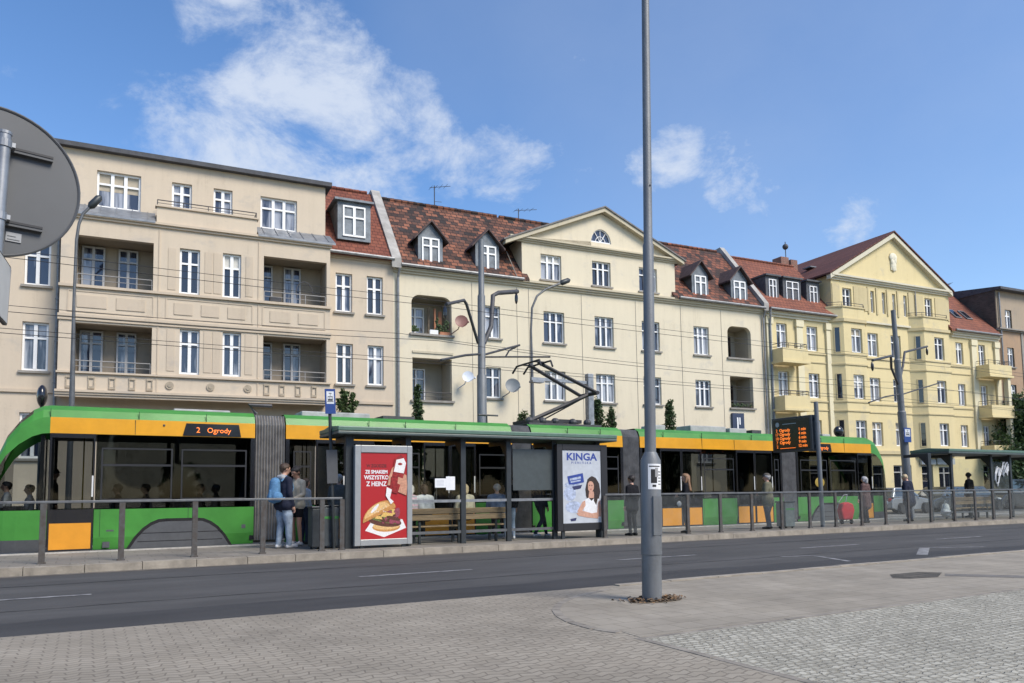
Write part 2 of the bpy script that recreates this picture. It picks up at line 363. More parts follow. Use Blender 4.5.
# the slabbed footway starts in a rounded corner
edge = [on_z(*q, Z1) for q in ((613,589.5),(592,594),(574,599),(563,604.5),(560,610),(564,616),(575,622),(598,628.5),(622,632))]
edge = [(6.9, 9.30)]+[(x, min(9.28, y)) for x, y in edge]+[(4.74, 5.98)]
b = MB(); b.prism(edge[::-1]+[(120,9.30),(120,5.98)], -.2, Z1+.004, 'z'); struct('slab_pavement', b, m_slab)
b = MB(); b.box(4.74, -30, -.25, 120, 5.90, Z1); struct('sett_pavement', b, m_sett)
b = MB()
y = -28.0
while y < 5.95:
    L = .9+.08*math.sin(y*7); b.box(4.66, y, -.2, 4.74, min(y+L-.012, 5.98), Z1+.002*math.sin(y*3)+.004); y += L
x = 4.74
while x < 70:
    L = 1.0; b.box(x+.006, 5.90, -.2, x+L-.006, 5.98, Z1+.002*math.sin(x*5)+.003); x += L
m_edge = mat('edging_worn', (.24,.215,.18), .9, var=.25, scale=4)
struct('edging_kerb', b, m_edge)
b = MB(); x = 7.01
while x < 110:
    b.box(x, 9.30, -.2, x+.988, 9.445, .052+.004*math.sin(x*1.7)); x += 1.0
struct('near_kerb', b, m_kerb)
# curved run of pavers where the drive meets the footway
b = MB()
for (p, q) in zip(edge[1:-2], edge[2:-1]):
    p, q = Vector((*p, 0)), Vector((*q, 0)); n = max(1, int((q-p).length/.2)); a = math.atan2(q.y-p.y, q.x-p.x)
    for k in range(n):
        M_ = Matrix.Translation(p.lerp(q, (k+.5)/n)) @ Matrix.Rotation(a, 4, 'Z'); L = (q-p).length/n
        b.box(-L/2+.006, -.10, -.1, L/2-.006, .0, Z1+.007, 0, M_)
struct('curved_kerb', b, m_edge)
# sunken wet slab around a valve cover
b = MB(); px = [on_z(*q, Z1) for q in ((890,575),(918,572.5),(942,573),(938,577.5),(910,579),(893,578.5))]
b.add([(x, y, Z1+.009) for x, y in px], [tuple(range(6))]); struct('sunken_pavement', b, m_patch)
b = MB(); px = [on_z(*q, Z1) for q in ((945,574),(1023,576),(1060,577.5),(1060,579),(1023,578.3),(945,576.3))]
b.add([(x, y, Z1+.007) for x, y in px], [tuple(range(6))]); struct('damp_pavement', b, mat('wet_joint', (.16,.145,.125), .7, var=.2))
# markings
def mark(p0, p1, w=.12, z=.006):
    a = Vector((*on_z(*p0, 0), z)); c = Vector((*on_z(*p1, 0), z)); d = (c-a).normalized(); n = Vector((-d.y, d.x, 0))*w/2
    b = MB(); b.quad(a-n, c-n, c+n, a+n); return struct('road_marking', b, m_line)
def lane(x0, x1, y=13.08, w=.13):
    b = MB(); b.quad((x0, y-w/2, .006), (x1, y-w/2, .006), (x1, y+w/2, .006), (x0, y+w/2, .006)); return struct('road_marking', b, m_line)
for x in (-14, -8, -2.1, 4.2, 9.8, 15.4, 21, 27, 33): lane(x, x+2.2)
mark((781,557), (814,555.7)); mark((814,555.9), (850,561.5)); mark((928,548), (984,547)); mark((922,555), (924.5,548), .22)

# tram platform with granite kerb, track bed, far street
sheet('platform_pavement', -60, 17.12, 120, 20.42, .16, m_plat)
b = MB(); x = -30.0
while x < 100:
    b.box(x+.006, 16.88, -.2, x+.994, 17.115, .150+.006*math.sin(x*2.1)); x += 1
struct('platform_kerb', b, m_kerb)
b = MB(); b.box(-60, 20.42, -.2, 120, 20.55, .19); struct('platform_edge_kerb', b, mat('platform_edge', (.42,.40,.36), .9, var=.2))
sheet('track_ground', -80, 20.55, 170, 27.0, .01, mat('track_concrete', (.22,.21,.19), .95, var=.25, scale=1.5))
for y in (21.15, 22.585, 24.55, 25.985): b = MB(); b.box(-80, y-.035, .0, 170, y+.035, .03); struct('tram_rail', b, m_rail)
sheet('far_street', -80, 27.0, 170, 29.9, .015, m_asph)
sheet('far_pavement', -80, 29.9, 170, 60, .10, m_slab)

# ------------------------------------------------------------------ buildings
FPHI, FPSI = .007, -.056             # the frontage rises and turns slightly against the street
FM = Euler((0, -FPHI, FPSI)).to_matrix(); FO = Vector((0, 33, 0))
def fpt(u, w, d=0.0): return FO+FM @ Vector((u, d, w))
class House:
    def __init__(s, name, label, u0):
        s.u0 = u0; p = FO+FM @ Vector((u0, 0, 0))
        s.root = thing(name, label, 'building', p, rot=(0, -FPHI, FPSI))
    def part(s, mb, name, mats, parent=None, **kw):
        k = kw.pop('k', 0)
        if k: mb.v = [(x-s.u0, y, z) for x, y, z in mb.v]; return mb.pieces(name, mats, parent or s.root, k, **kw)
        if parent is None: mb.v = [(x-s.u0, y, z) for x, y, z in mb.v]; return mb.build(name, mats, s.root, **kw)
        mb.v = [(x-s.u0, y, z) for x, y, z in mb.v]; return mb.build(name, mats, parent, **kw)
m_frame = mat('white_window_frame', (.80,.80,.79), .45, var=.04, scale=3)
m_glass = glass_mat('window_glass', (.022,.030,.055), (.30,.32,.36), .30)
m_glass_c = glass_mat('curtained_glass', (.028,.035,.055), (.34,.355,.39), .75)
m_glass_d = glass_mat('dark_glass', (.012,.014,.022), (.10,.10,.11), .1)
m_sill = mat('grey_sill', (.27,.25,.22), .8, var=.15, scale=4)
m_iron = mat('dark_iron', (.07,.07,.075), .6, .3, var=.2)
m_zinc = mat('zinc_sheet', (.23,.245,.265), .5, .35, var=.22, scale=2.5)
m_slate = mat('dark_slate', (.075,.08,.09), .7, var=.25, scale=5)
m_pipe = mat('downpipe_zinc', (.25,.255,.26), .5, .4, var=.2)
m_dark = mat('dark_interior', (.02,.02,.022), .9)
m_black = mat('black_trim', (.018,.018,.02), .5)

def wall_faces(mb, u0, u1, w0, w1, y, ops, rev=.22, mi=0, rmi=None):
    us = sorted({u0, u1, *[o[0] for o in ops], *[o[1] for o in ops]}); ws = sorted({w0, w1, *[o[2] for o in ops], *[o[3] for o in ops]})
    us = [q for q in us if u0 <= q <= u1]; ws = [q for q in ws if w0 <= q <= w1]
    for i in range(len(us)-1):
        for j in range(len(ws)-1):
            cu, cw = (us[i]+us[i+1])/2, (ws[j]+ws[j+1])/2
            if any(o[0] < cu < o[1] and o[2] < cw < o[3] for o in ops): continue
            mb.quad((us[i],y,ws[j]), (us[i+1],y,ws[j]), (us[i+1],y,ws[j+1]), (us[i],y,ws[j+1]), mi)
    r = mi if rmi is None else rmi
    for o in ops:
        a, b_, c, d = o[:4]; q = y+(o[4] if len(o) > 4 else rev)
        mb.quad((a,y,c), (a,y,d), (a,q,d), (a,q,c), r); mb.quad((b_,y,c), (b_,q,c), (b_,q,d), (b_,y,d), r)
        mb.quad((a,y,d), (b_,y,d), (b_,q,d), (a,q,d), r); mb.quad((a,y,c), (a,q,c), (b_,q,c), (b_,y,c), r)
wrnd = random.Random(9); m_blind = mat('roller_blind', (.55,.54,.50), .9, var=.05); m_blind2 = mat('beige_blind', (.40,.35,.27), .9, var=.08)
def window(H, a, b_, c, d, y, cols=2, tr=(.68,), name='window', gm=None, sill=True, fr=.075, label=None, fm=None, low=0.0, depth=.12):
    """white casement window: frame ring, mullions, transoms; pane as child, optional sill"""
    mb = MB(); q = y+depth; e = .004; a += e; b_ -= e; c += e; d -= e
    mb.box(a, q, c, a+fr, q+.07, d); mb.box(b_-fr, q, c, b_, q+.07, d); mb.box(a+fr, q, d-fr, b_-fr, q+.07, d); mb.box(a+fr, q, c, b_-fr, q+.07, c+fr*1.1)
    ia, ib = a+fr, b_-fr; wd = (ib-ia)/cols; mw = fr*.8
    for k in range(1, cols): mb.box(ia+wd*k-mw, q-.012, c+fr*1.1, ia+wd*k+mw, q+.06, d-fr)
    for t in tr:
        z = c+(d-c)*t
        for k in range(cols):
            x0 = ia+wd*k+(mw if k else 0); x1 = ia+wd*(k+1)-(mw if k < cols-1 else 0)
            mb.box(x0, q-.006, z-fr*.5, x1, q+.055, z+fr*.5)
    w = H.part(mb, name, fm or m_frame)
    if label: w['label'] = label
    p = MB(); p.box(a+fr*.5, q+.072, c+fr*.5, b_-fr*.5, q+.09, d-fr*.5); H.part(p, 'pane', gm if gm and name != 'window' else (wrnd.choice((m_glass, m_glass, m_glass_c, m_glass_d)) if gm is None else wrnd.choice((gm, gm, m_glass))), w)
    if wrnd.random() < .22 and d-c > 1.2 and name == 'window':
        p = MB(); p.box(a+fr*.8, q+.064, d-(d-c)*wrnd.uniform(.22,.55), b_-fr*.8, q+.0705, d-fr*.8); H.part(p, 'blind', wrnd.choice((m_blind, m_blind2)), w)
    if sill:
        p = MB(); p.box(a-.09, y-.10, c-.10, b_+.09, y+.10, c-.012); H.part(p, 'sill', m_sill, w)
    return w
def mould(mb, u0, u1, w, h, pr, y, mi=0, steps=2):
    for k in range(steps):
        hh = h/steps; mb.box(u0-(.0 if k else 0), y-pr*(k+1)/steps, w+hh*k, u1, y+.02, w+hh*(k+1)-.001*(k < steps-1), mi)
m_lrail = mat('pale_rail', (.30,.29,.28), .6, .2)
def railing(H, u0, u1, w0, w1, y, n=None, name='railing', bars=True, ret=0, mm=None):
    mb = MB(); mb.tube([(u0,y,w1),(u1,y,w1)], .02, 6); mb.tube([(u0,y,(w0+w1)/2),(u1,y,(w0+w1)/2)], .012, 5)
    k = n or max(2, int((u1-u0)/1.0)+1)
    for i in range(k): x = u0+(u1-u0)*i/(k-1); mb.tube([(x,y,w0),(x,y,w1)], .016, 5)
    if ret:
        for x in (u0, u1): mb.tube([(x,y,w1),(x,y+ret,w1)], .02, 5); mb.tube([(x,y,(w0+w1)/2),(x,y+ret,(w0+w1)/2)], .012, 5)
    return H.part(mb, name, mm or m_iron)
def roof_slope(H, u0, u1, y0, w0, y1, w1, m_, name='roof', back=9.0, th=.14, drop=.6):
    mb = MB(); mb.prism([(y0,w0),(y0,w0-th),(y1,w1-th-.2),(back,w1-drop-th-.2),(back,w1-drop),(y1,w1)], u0, u1, 'x')
    # ridge tiles
    for k in range(int((u1-u0)/.38)):
        x = u0+.38*k; mb.tube([(x+.01,y1,w1+.02),(x+.37,y1,w1+.035)], .10, 6)
    return H.part(mb, name, m_)
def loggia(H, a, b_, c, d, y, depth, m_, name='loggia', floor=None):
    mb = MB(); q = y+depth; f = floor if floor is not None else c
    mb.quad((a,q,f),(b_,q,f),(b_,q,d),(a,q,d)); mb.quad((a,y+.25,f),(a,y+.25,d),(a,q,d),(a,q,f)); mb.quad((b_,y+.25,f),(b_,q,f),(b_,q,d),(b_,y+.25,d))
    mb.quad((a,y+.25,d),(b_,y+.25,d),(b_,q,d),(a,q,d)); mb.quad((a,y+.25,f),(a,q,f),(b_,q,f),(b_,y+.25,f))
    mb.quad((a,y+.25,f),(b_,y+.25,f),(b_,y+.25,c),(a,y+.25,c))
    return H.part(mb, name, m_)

# ===== house A: grey-beige house with loggia bay ==========================================
m_A = plaster('beige_plaster', (.545,.46,.355), .15); m_A2 = plaster('beige_trim', (.51,.425,.325), .13); m_Aln = mat('joint_line', (.30,.255,.19), .95)  # wall, trim, and a darker beige for joint lines
m_Ain = plaster('shaded_loggia_plaster', (.31,.26,.20), .2)  # the shade inside the loggias is put into this darker plaster colour
m_tileA = tiled('red_roof_tiles', (.165,.052,.035), (.23,.078,.047), (.075,.028,.021), .26, .20, .012, 'XZ', noise=.22, bump=.9)
HA = House('beige_tenement', 'grey-beige house with a flat-topped attic and four loggias behind the front half of the tram', 3.5)
ops0 = [(-5.6,-4.75,6.16,8.0),(-5.6,-4.75,9.40,11.1),(-2.25,-1.40,6.16,8.0),(-2.25,-1.40,9.40,11.1),(-5.6,-4.75,2.9,4.6),(-2.25,-1.4,2.9,4.6)]
opsB0 = [(6.3,7.7,.2,3.2)]
opsA2 = [(9.42,10.15,6.2,8.0),(10.81,11.55,6.2,8.0),(9.38,10.12,9.41,11.15),(10.78,11.52,9.41,11.15),(9.45,10.15,2.7,4.4),(10.8,11.5,2.7,4.4)]
opsAt = [(.05,1.60,12.74,14.2),(2.73,3.48,13.10,14.16),(4.31,5.05,13.10,14.16),(6.18,7.70,12.74,14.12)]
mb = MB(); wall_faces(mb, -9, -1.0, -1, 12.0, 0, ops0); wall_faces(mb, -1.0, 8.92, -1, 5.2, 0, opsB0); wall_faces(mb, 8.92, 12.0, -1, 12.0, 0, opsA2)
wall_faces(mb, -1.25, 8.92, 12.0, 14.95, 0.0, opsAt)
mb.quad((-1.25,0,12),(-1.25,9,12),(-1.25,9,14.95),(-1.25,0,14.95)); mb.quad((8.92,0,12),(8.92,9,12),(8.92,9,14.95),(8.92,0,14.95))
# bay front
LOG = [(-.50,2.10,9.34,11.22,2.0),(-.50,2.10,6.07,7.90,2.0),(6.20,8.77,9.34,11.22,2.0),(6.20,8.77,6.07,7.90,2.0)]
MID = [(3.03,3.77,9.34,11.15),(4.62,5.32,9.34,11.15),(3.08,3.80,6.15,7.93),(4.65,5.35,6.15,7.93)]
wall_faces(mb, -1.0, 8.92, 5.2, 12.05, -1.0, [(*o[:4], .25) for o in LOG]+MID)
mb.quad((-1.0,-1,5.2),(-1.0,0,5.2),(-1.0,0,12.05),(-1.0,-1,12.05)); mb.quad((8.92,-1,5.2),(8.92,0,5.2),(8.92,0,12.05),(8.92,-1,12.05))
mb.quad((-1.0,-1,5.2),(8.92,-1,5.2),(8.92,0,5.2),(-1.0,0,5.2)); mb.quad((-1.0,-1,12.05),(8.92,-1,12.05),(8.92,0,12.05),(-1.0,0,12.05))
mb.box(2.18, -1.0, 12.05, 5.92, -.78, 12.70); mb.box(2.18, -.78, 12.05, 2.36, 0, 12.70); mb.box(5.74, -.78, 12.05, 5.92, 0, 12.70)   # attic balcony parapet
mb.quad((-9,10,-1),(12,10,-1),(12,10,15),(-9,10,15)); mb.quad((-9,0,-1),(-9,10,-1),(-9,10,12),(-9,0,12))
HA.part(mb, 'wall', m_A)
tr = MB()
mould(tr, -1.06, 8.98, 5.12, .26, .16, -1.0, steps=3); tr.box(-1.04, -1.10, 6.00, 8.96, -1.0, 6.07); tr.box(-1.04, -1.06, 7.98, 8.96, -1.0, 8.10); tr.box(-1.04, -1.10, 8.10, 8.96, -1.0, 8.20)
tr.box(-1.04, -1.11, 9.22, 8.96, -1.0, 9.32)
mould(tr, -1.04, 8.97, 11.86, .18, .16, -1.0); tr.box(2.12, -1.07, 12.70, 5.98, -.72, 12.76)
for a, c in ((-9, -1.0), (8.98, 11.98)): tr.box(a, -.08, 5.34, c, 0, 5.46); mould(tr, a, c, 11.80, .18, .14, 0)
def panel(mb, a, b_, c, d, y, t=.03, w=.06):
    mb.box(a, y-t, c, b_, y, c+w); mb.box(a, y-t, d-w, b_, y, d); mb.box(a, y-t, c+w, a+w, y, d-w); mb.box(b_-w, y-t, c+w, b_, y, d-w)
for (a, b_) in ((-.75,2.15),(2.55,5.80),(6.15,8.72)):
    panel(tr, a, b_, 8.30, 9.12, -1.0, .022, .05)
    n = 3 if a > 2 and a < 5 else 2; g = (b_-a-.3)/n
    for k in range(n): tr.box(a+.15+g*k+.16, -1.030, 8.48, a+.15+g*(k+1)-.16, -1.0, 8.94)
for k in range(4):       # blank panels between the bay's windows
    for (c, d) in ((9.45,11.1),(6.25,7.9)):
        for x in (2.62, 3.95, 4.28, 5.5): tr.box(x, -1.020, c, x+.28, -1.0, d) if k == 0 else None
for c, d in ((5.4,5.95),(8.2,9.2),(9.34,11.8),(6.1,7.95)):
    for x in (2.30, 6.0): tr.box(x-.02, -1.028, c, x+.02, -1.0, d)
HA.part(tr, 'cornice', m_A2)
orn = MB()
for x in (-.62, 0.1, .78, 1.45, 2.05, 6.35, 6.95, 7.6, 8.25): 
    orn.box(x-.11, -1.05, 5.44, x+.11, -1.0, 5.53); orn.box(x-.11, -1.05, 5.82, x+.11, -1.0, 5.91); orn.box(x-.11, -1.04, 5.53, x-.07, -1.0, 5.82); orn.box(x+.07, -1.04, 5.53, x+.11, -1.0, 5.82)
m_orn = mat('ornament_plaster', (.38,.32,.24), .9, var=.15); HA.part(orn, 'ornament', m_orn, k=4); orn = MB()
for x in (2.75, 4.22, 5.62):
    orn.disc((x,-1.045,5.68), .15, 16, 'y', .045); orn.disc((x,-1.07,5.68), .07, 12, 'y', .024)
HA.part(orn, 'rosette', m_orn, k=2)
for o in ops0: window(HA, *o, 0)
for o in MID: window(HA, *o, -1.0, sill=False)
for o in opsA2: window(HA, *o, 0)
for i, o in enumerate(opsAt): window(HA, *o, 0, cols=3 if i in (0,3) else 2, tr=(.66,) if i in (0,3) else (.6,), gm=m_glass_c, sill=i in (1,2))
for o in opsB0: window(HA, *o, 0, cols=2, tr=(.72,), name='shop_window', gm=m_glass_d, sill=False)
for i, (a, b_, c, d, dp) in enumerate(LOG):
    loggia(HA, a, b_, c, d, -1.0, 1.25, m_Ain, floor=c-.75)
    y = .23
    if i < 2: dd = ((a+.10, a+.90), (a+1.36, a+2.06))
    else: dd = ((a+.10, a+.52), (a+.98, a+1.70))
    for p, q in dd: window(HA, p, q, c-.7, d-.06, y-.20, cols=2 if q-p > .6 else 1, tr=(.80,), name='balcony_door', sill=False, fr=.06, depth=.1, fm=mat('grey_door_frame', (.42,.42,.42), .5))
    railing(HA, a+.04, b_-.04, c+.01, c+.42, -.93, 4, mm=m_lrail)
mb = MB(); lx = 7.9
mb.tube([(lx+.35*math.cos(R_(k*30)), -.7, 9.9+.35*math.sin(R_(k*30))*1.4) for k in range(8)], .02, 5); HA.part(mb, 'garden_arch', m_iron); mb = MB()
mb.box(6.5, -.75, 9.42, 6.95, -.45, 9.62); mb.tube([(6.55,-.6,9.0),(6.9,-.6,9.42)], .02, 5)
HA.part(mb, 'table', m_iron)
railing(HA, 2.2, 5.9, 12.76, 13.0, -.93, 5, ret=.8)
# metal skirts over the loggias, attic roof, red mansards at both sides
mb = MB()
for a, b_ in ((-1.15,2.14),(5.96,9.12)):
    mb.prism([(-1.18,11.98),(-1.18,12.06),(-.02,12.74),(-.02,12.60)], a, b_, 'x')
    for k in range(6): x = a+(b_-a)*(k+.5)/6; mb.prism([(-1.16,12.075),(-1.16,12.105),(-.03,12.77),(-.03,12.735)], x-.015, x+.015, 'x')
HA.part(mb, 'skirt_roof', m_zinc, k=7)
mb = MB(); mb.prism([(-.26,14.92),(-.26,15.10),(9.4,15.22),(9.4,14.92)], -1.42, 9.16, 'x'); HA.part(mb, 'attic_roof', mat('bitumen_roof', (.07,.072,.08), .8, var=.2, scale=3))
roof_slope(HA, 9.0, 11.95, -.28, 12.02, 3.2, 16.25, m_tileA); roof_slope(HA, -9, -1.3, -.28, 12.02, 3.2, 16.2, m_tileA)
mb = MB(); mb.tube([(8.99,-.34,12.0),(11.98,-.34,11.98)], .075, 8); mb.tube([(-9,-.34,12.0),(-1.3,-.34,11.98)], .075, 8); HA.part(mb, 'gutter', m_pipe, k=1)
mb = MB(); mb.box(9.50, .15, 12.75, 11.0, 3.4, 14.50); mb.box(9.34, -.02, 14.501, 11.12, 3.5, 14.60); d_ = HA.part(mb, 'dormer', mat('dormer_zinc', (.155,.175,.195), .55, .3, var=.25, scale=3))
wall = MB(); window(HA, 9.72, 10.76, 12.9, 14.32, .15, cols=2, tr=(.62,), sill=False, depth=-.05, gm=m_glass_d)
mb = MB()
for u in (-1.14,): mb.tube([(u,-.12,.2),(u,-.12,11.9)], .055, 8)
mb.tube([(8.99,-.12,11.6),(8.99,-.12,11.95)], .06, 8); HA.part(mb, 'downpipe', m_pipe, k=1)
mb = MB()
for c in np.arange(.9, 11, 1.6): mb.box(-1.21, -.19, c, -1.07, -.0, c+.03)
HA.part(mb, 'pipe_bracket', m_pipe, k=1)

# ===== house B: cream house with pediment ====================================================
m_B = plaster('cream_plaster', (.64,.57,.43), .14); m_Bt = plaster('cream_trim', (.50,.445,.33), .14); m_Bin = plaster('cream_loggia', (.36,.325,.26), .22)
m_tileB = tiled('mottled_old_tiles', (.30,.12,.07), (.034,.027,.025), (.028,.02,.02), .32, .205, .018, 'XZ', bias=.08, noise=.35, bump=1.0, extra=((.045,.036,.035), .54, .66, 1.1))
m_tileBr = tiled('patched_tiles', (.26,.095,.056), (.04,.03,.028), (.03,.02,.02), .32, .205, .016, 'XZ', noise=.3, bump=1.0, extra=((.06,.05,.045), .58, .70, 1.3))
HB = House('cream_tenement', 'cream house with a triangular pediment and half-round attic window behind the middle of the tram', 12.0)
rows = ((8.76,10.35),(5.86,7.34),(2.75,4.3)); cols3 = ((19.78,20.97),(22.78,23.94),(25.74,26.90)); opsW = []
for c, d in rows:
    opsW += [(16.58,17.38,c,d)]+[(a,b_,c,d) for a, b_ in cols3]+[(29.22,30.30,c,d)]
opsW += [(20.9,22.2,-.2,2.1),(13.4,14.6,.2,2.1),(31.5,33.3,-.2,2.2)]
LB = [(12.87,14.85,8.71,10.53),(12.90,14.83,5.62,7.58),(31.64,33.38,8.74,10.56),(31.70,33.40,5.87,7.66)]
mb = MB(); wall_faces(mb, 12.0, 34.42, -1, 11.74, 0, opsW+[(*o, .25) for o in LB])
opsG = [(19.68,20.87,11.97,13.28),(22.71,23.85,11.97,13.28),(25.66,26.84,11.97,13.28)]
wall_faces(mb, 18.62, 28.05, 11.74, 13.95, 0, opsG)
ap = (23.4, 15.86); lu = (23.31, 14.28, .62, .74)
arc = [(lu[0]+lu[2]*math.cos(R_(t)), lu[1]+lu[3]*math.sin(R_(t))) for t in range(0, 181, 15)]
base = 13.95; L_, Rr = (17.95, base), (28.3, base)
# pediment face around the half-round opening
mb.add([(L_[0],0,base),(lu[0]-lu[2],0,base),(lu[0]-lu[2],0,lu[1]),(Rr[0],0,base),(lu[0]+lu[2],0,base),(lu[0]+lu[2],0,lu[1])], [(0,1,2)])
mb.add([(lu[0]-lu[2],0,base),(lu[0]+lu[2],0,base),(lu[0]+lu[2],0,lu[1]),(lu[0]-lu[2],0,lu[1])], [(0,1,2,3)])
la = [(x,0,z) for x, z in arc]           # from right to left
mb.add([(Rr[0],0,base),(lu[0]+lu[2],0,base)]+la[:7]+[(ap[0],0,ap[1])], [tuple(range(10))])
mb.add([(L_[0],0,base),(lu[0]-lu[2],0,base)]+la[:5:-1]+[(ap[0],0,ap[1])], [tuple(range(10))])
for i in range(len(la)-1): p, q = la[i], la[i+1]; mb.quad(p, q, (q[0],.2,q[2]), (p[0],.2,p[2]))
mb.quad((18.62,0,11.74),(18.62,5,11.74),(18.62,5,13.95),(18.62,0,13.95)); mb.quad((28.05,0,11.74),(28.05,5,11.74),(28.05,5,13.95),(28.05,0,13.95))
mb.quad((12,10,-1),(34.4,10,-1),(34.4,10,15),(12,10,15))
# spandrels of the arched upper loggias
for (a, b_, c, d) in (LB[0], LB[2]):
    rx, rz = (.42, .38)
    for s_, x in ((1, a), (-1, b_)):
        pts = [(x, d)]+[(x+s_*(rx-rx*math.cos(R_(t))), d-rz+rz*math.sin(R_(t))) for t in range(0, 91, 18)]
        mb.prism(pts, .003, .25, 'y')
HB.part(mb, 'wall', m_B)
tr = MB(); mould(tr, 12.02, 34.40, 11.46, .30, .26, 0, steps=3); mould(tr, 17.9, 28.3, 13.74, .24, .24, 0, steps=3)
for (p, q) in (((17.60,13.66), (23.4,16.10)), ((23.4,16.10), (28.5,13.86))):   # raking cornice
    dx, dz = q[0]-p[0], q[1]-p[1]; tr.prism([p, q, (q[0],q[1]-.20), (p[0],p[1]-.20)] , -.30, .05, 'y')
tr.box(12.9, -.05, 7.80, 14.9, 0, 7.90)
HB.part(tr, 'cornice', m_Bt)
for o in opsW[:15]: window(HB, *o, 0, cols=2 if o[0] == 16.58 else 3, tr=(.68,), gm=m_glass_c, fr=.06)
for o in opsW[15:]: window(HB, *o, 0, cols=2, tr=(.75,), name='shop_window', gm=m_glass_d, sill=False)
for o in opsG: window(HB, *o, 0, cols=3, tr=(.70,), fr=.06)
mb = MB(); y = .1
mb.tube([(x,y,z) for x, z in arc], .05, 6); mb.box(lu[0]-lu[2], .05, lu[1]-.0, lu[0]+lu[2], .15, lu[1]+.08)
for t in (55, 90, 125): mb.tube([(lu[0],y,lu[1]+.05),(lu[0]+lu[2]*math.cos(R_(t)),y,lu[1]+lu[3]*math.sin(R_(t)))], .022, 5)
mb.tube([(lu[0]+.5*lu[2]*math.cos(R_(t)),y,lu[1]+.5*lu[3]*math.sin(R_(t))) for t in range(0,181,20)], .02, 5)
w = HB.part(mb, 'lunette_window', m_frame); mb = MB(); mb.prism(arc, .13, .15, 'y'); HB.part(mb, 'pane', m_glass, w)
for i, (a, b_, c, d) in enumerate(LB):
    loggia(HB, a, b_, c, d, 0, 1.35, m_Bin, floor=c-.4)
    if i < 2: window(HB, a+.12, a+1.05, c-.1, d-.30, 1.15, cols=2, tr=(.72,), name='balcony_door', sill=False, fr=.06, depth=.1)
    else: window(HB, a+.55, a+1.35, c-.3, d-.3, 1.15, cols=2, tr=(), name='balcony_door', sill=False, fr=.05, depth=.1, gm=m_glass_d, fm=mat('brown_door_frame', (.10,.07,.05), .6))
    mb = MB(); mb.box(a-.10, -.12, c-.10, b_+.10, .15, c-.003); HB.part(mb, 'loggia_sill', m_sill)
    if i in (1, 3): railing(HB, a+.03, b_-.03, c+.0, c+.38, .08, 4)
mb = MB()
for x, hgt in ((13.0,.35),(13.12,.22),(14.2,.8),(14.35,.55),(14.65,.7)):
    for k in range(28): mb.ball((x+random.uniform(-.11,.11), .1+random.uniform(-.1,.1), 8.72+random.uniform(.12,hgt)), random.uniform(.03,.06), 6, 4)
for k in range(40): x = 31.75+1.55*random.random(); mb.ball((x, .05+random.uniform(-.08,.08), 5.9+random.uniform(.05,.2)), random.uniform(.03,.06), 6, 4)
HB.part(mb, 'foliage', mat('balcony_green', (.05,.085,.03), .8, var=.4, scale=15))
mb = MB(); mb.box(13.75, -.06, 8.72, 14.15, .10, 8.92, 0); mb.box(14.25, -.04, 8.72, 14.75, .12, 8.86, 1); mb.box(14.2, .6, 8.6, 14.28, .68, 10.1, 1); mb.box(14.45, .7, 8.6, 14.62, .75, 10.0, 1); mb.box(14.0, .9, 8.6, 14.1, 1.0, 10.2, 2)
HB.part(mb, 'planter', [mat('white_planter', (.75,.75,.74), .6), mat('terracotta', (.40,.17,.09), .8, var=.2), mat('weathered_wood', (.22,.17,.12), .8, var=.3)], k=1)
mb = MB(); mb.box(31.66,-.14,4.35,32.5,-.02,5.55); sg = HB.part(mb, 'shop_sign', mat('sign_navy', (.03,.045,.09), .5))
mb = MB(); mb.box(31.95,-.17,4.6,32.05,-.141,5.3); mb.box(32.12,-.17,4.9,32.2,-.141,5.3); HB.part(mb, 'sign_marks', m_frame, sg)
# roofs, dormers, party walls
roof_slope(HB, 12.30, 18.9, -.26, 11.82, 3.2, 16.10, m_tileB); roof_slope(HB, 27.8, 34.2, -.26, 11.82, 3.2, 16.05, m_tileBr); roof_slope(HB, 18.9, 22.9, .4, 12.63, 3.2, 16.10, m_tileB); roof_slope(HB, 24.3, 27.8, .4, 12.63, 3.2, 16.05, m_tileBr)
mb = MB()
for s_ in (0, 1):
    p, q = (((17.50,13.70),(23.4,16.19)) if s_ == 0 else ((28.6,13.90),(23.4,16.19)))
    mb.prism([p, q, (q[0],q[1]-.08), (p[0],p[1]-.08)], -.36, 6.5, 'y')
HB.part(mb, 'pediment_roof', mat('weathered_zinc', (.16,.15,.145), .7, .1, var=.25, scale=3))
mb = MB(); mb.tube([(12.3,-.33,11.78),(18.55,-.33,11.76)], .075, 8); mb.tube([(28.1,-.33,11.78),(34.3,-.33,11.76)], .075, 8); HB.part(mb, 'gutter', m_pipe, k=1)
mb = MB(); mb.prism([(-.34,11.60),(-.34,12.05),(3.2,16.50),(9,16.0),(9,15.3),(3.2,15.7)], 11.86, 12.30, 'x'); mb.prism([(-.34,11.60),(-.34,12.05),(3.2,16.40),(9,15.9),(9,15.2),(3.2,15.6)], 34.2, 34.55, 'x')
HB.part(mb, 'party_wall', mat('fire_wall_grey', (.36,.345,.32), .9, var=.2, scale=2), k=1)
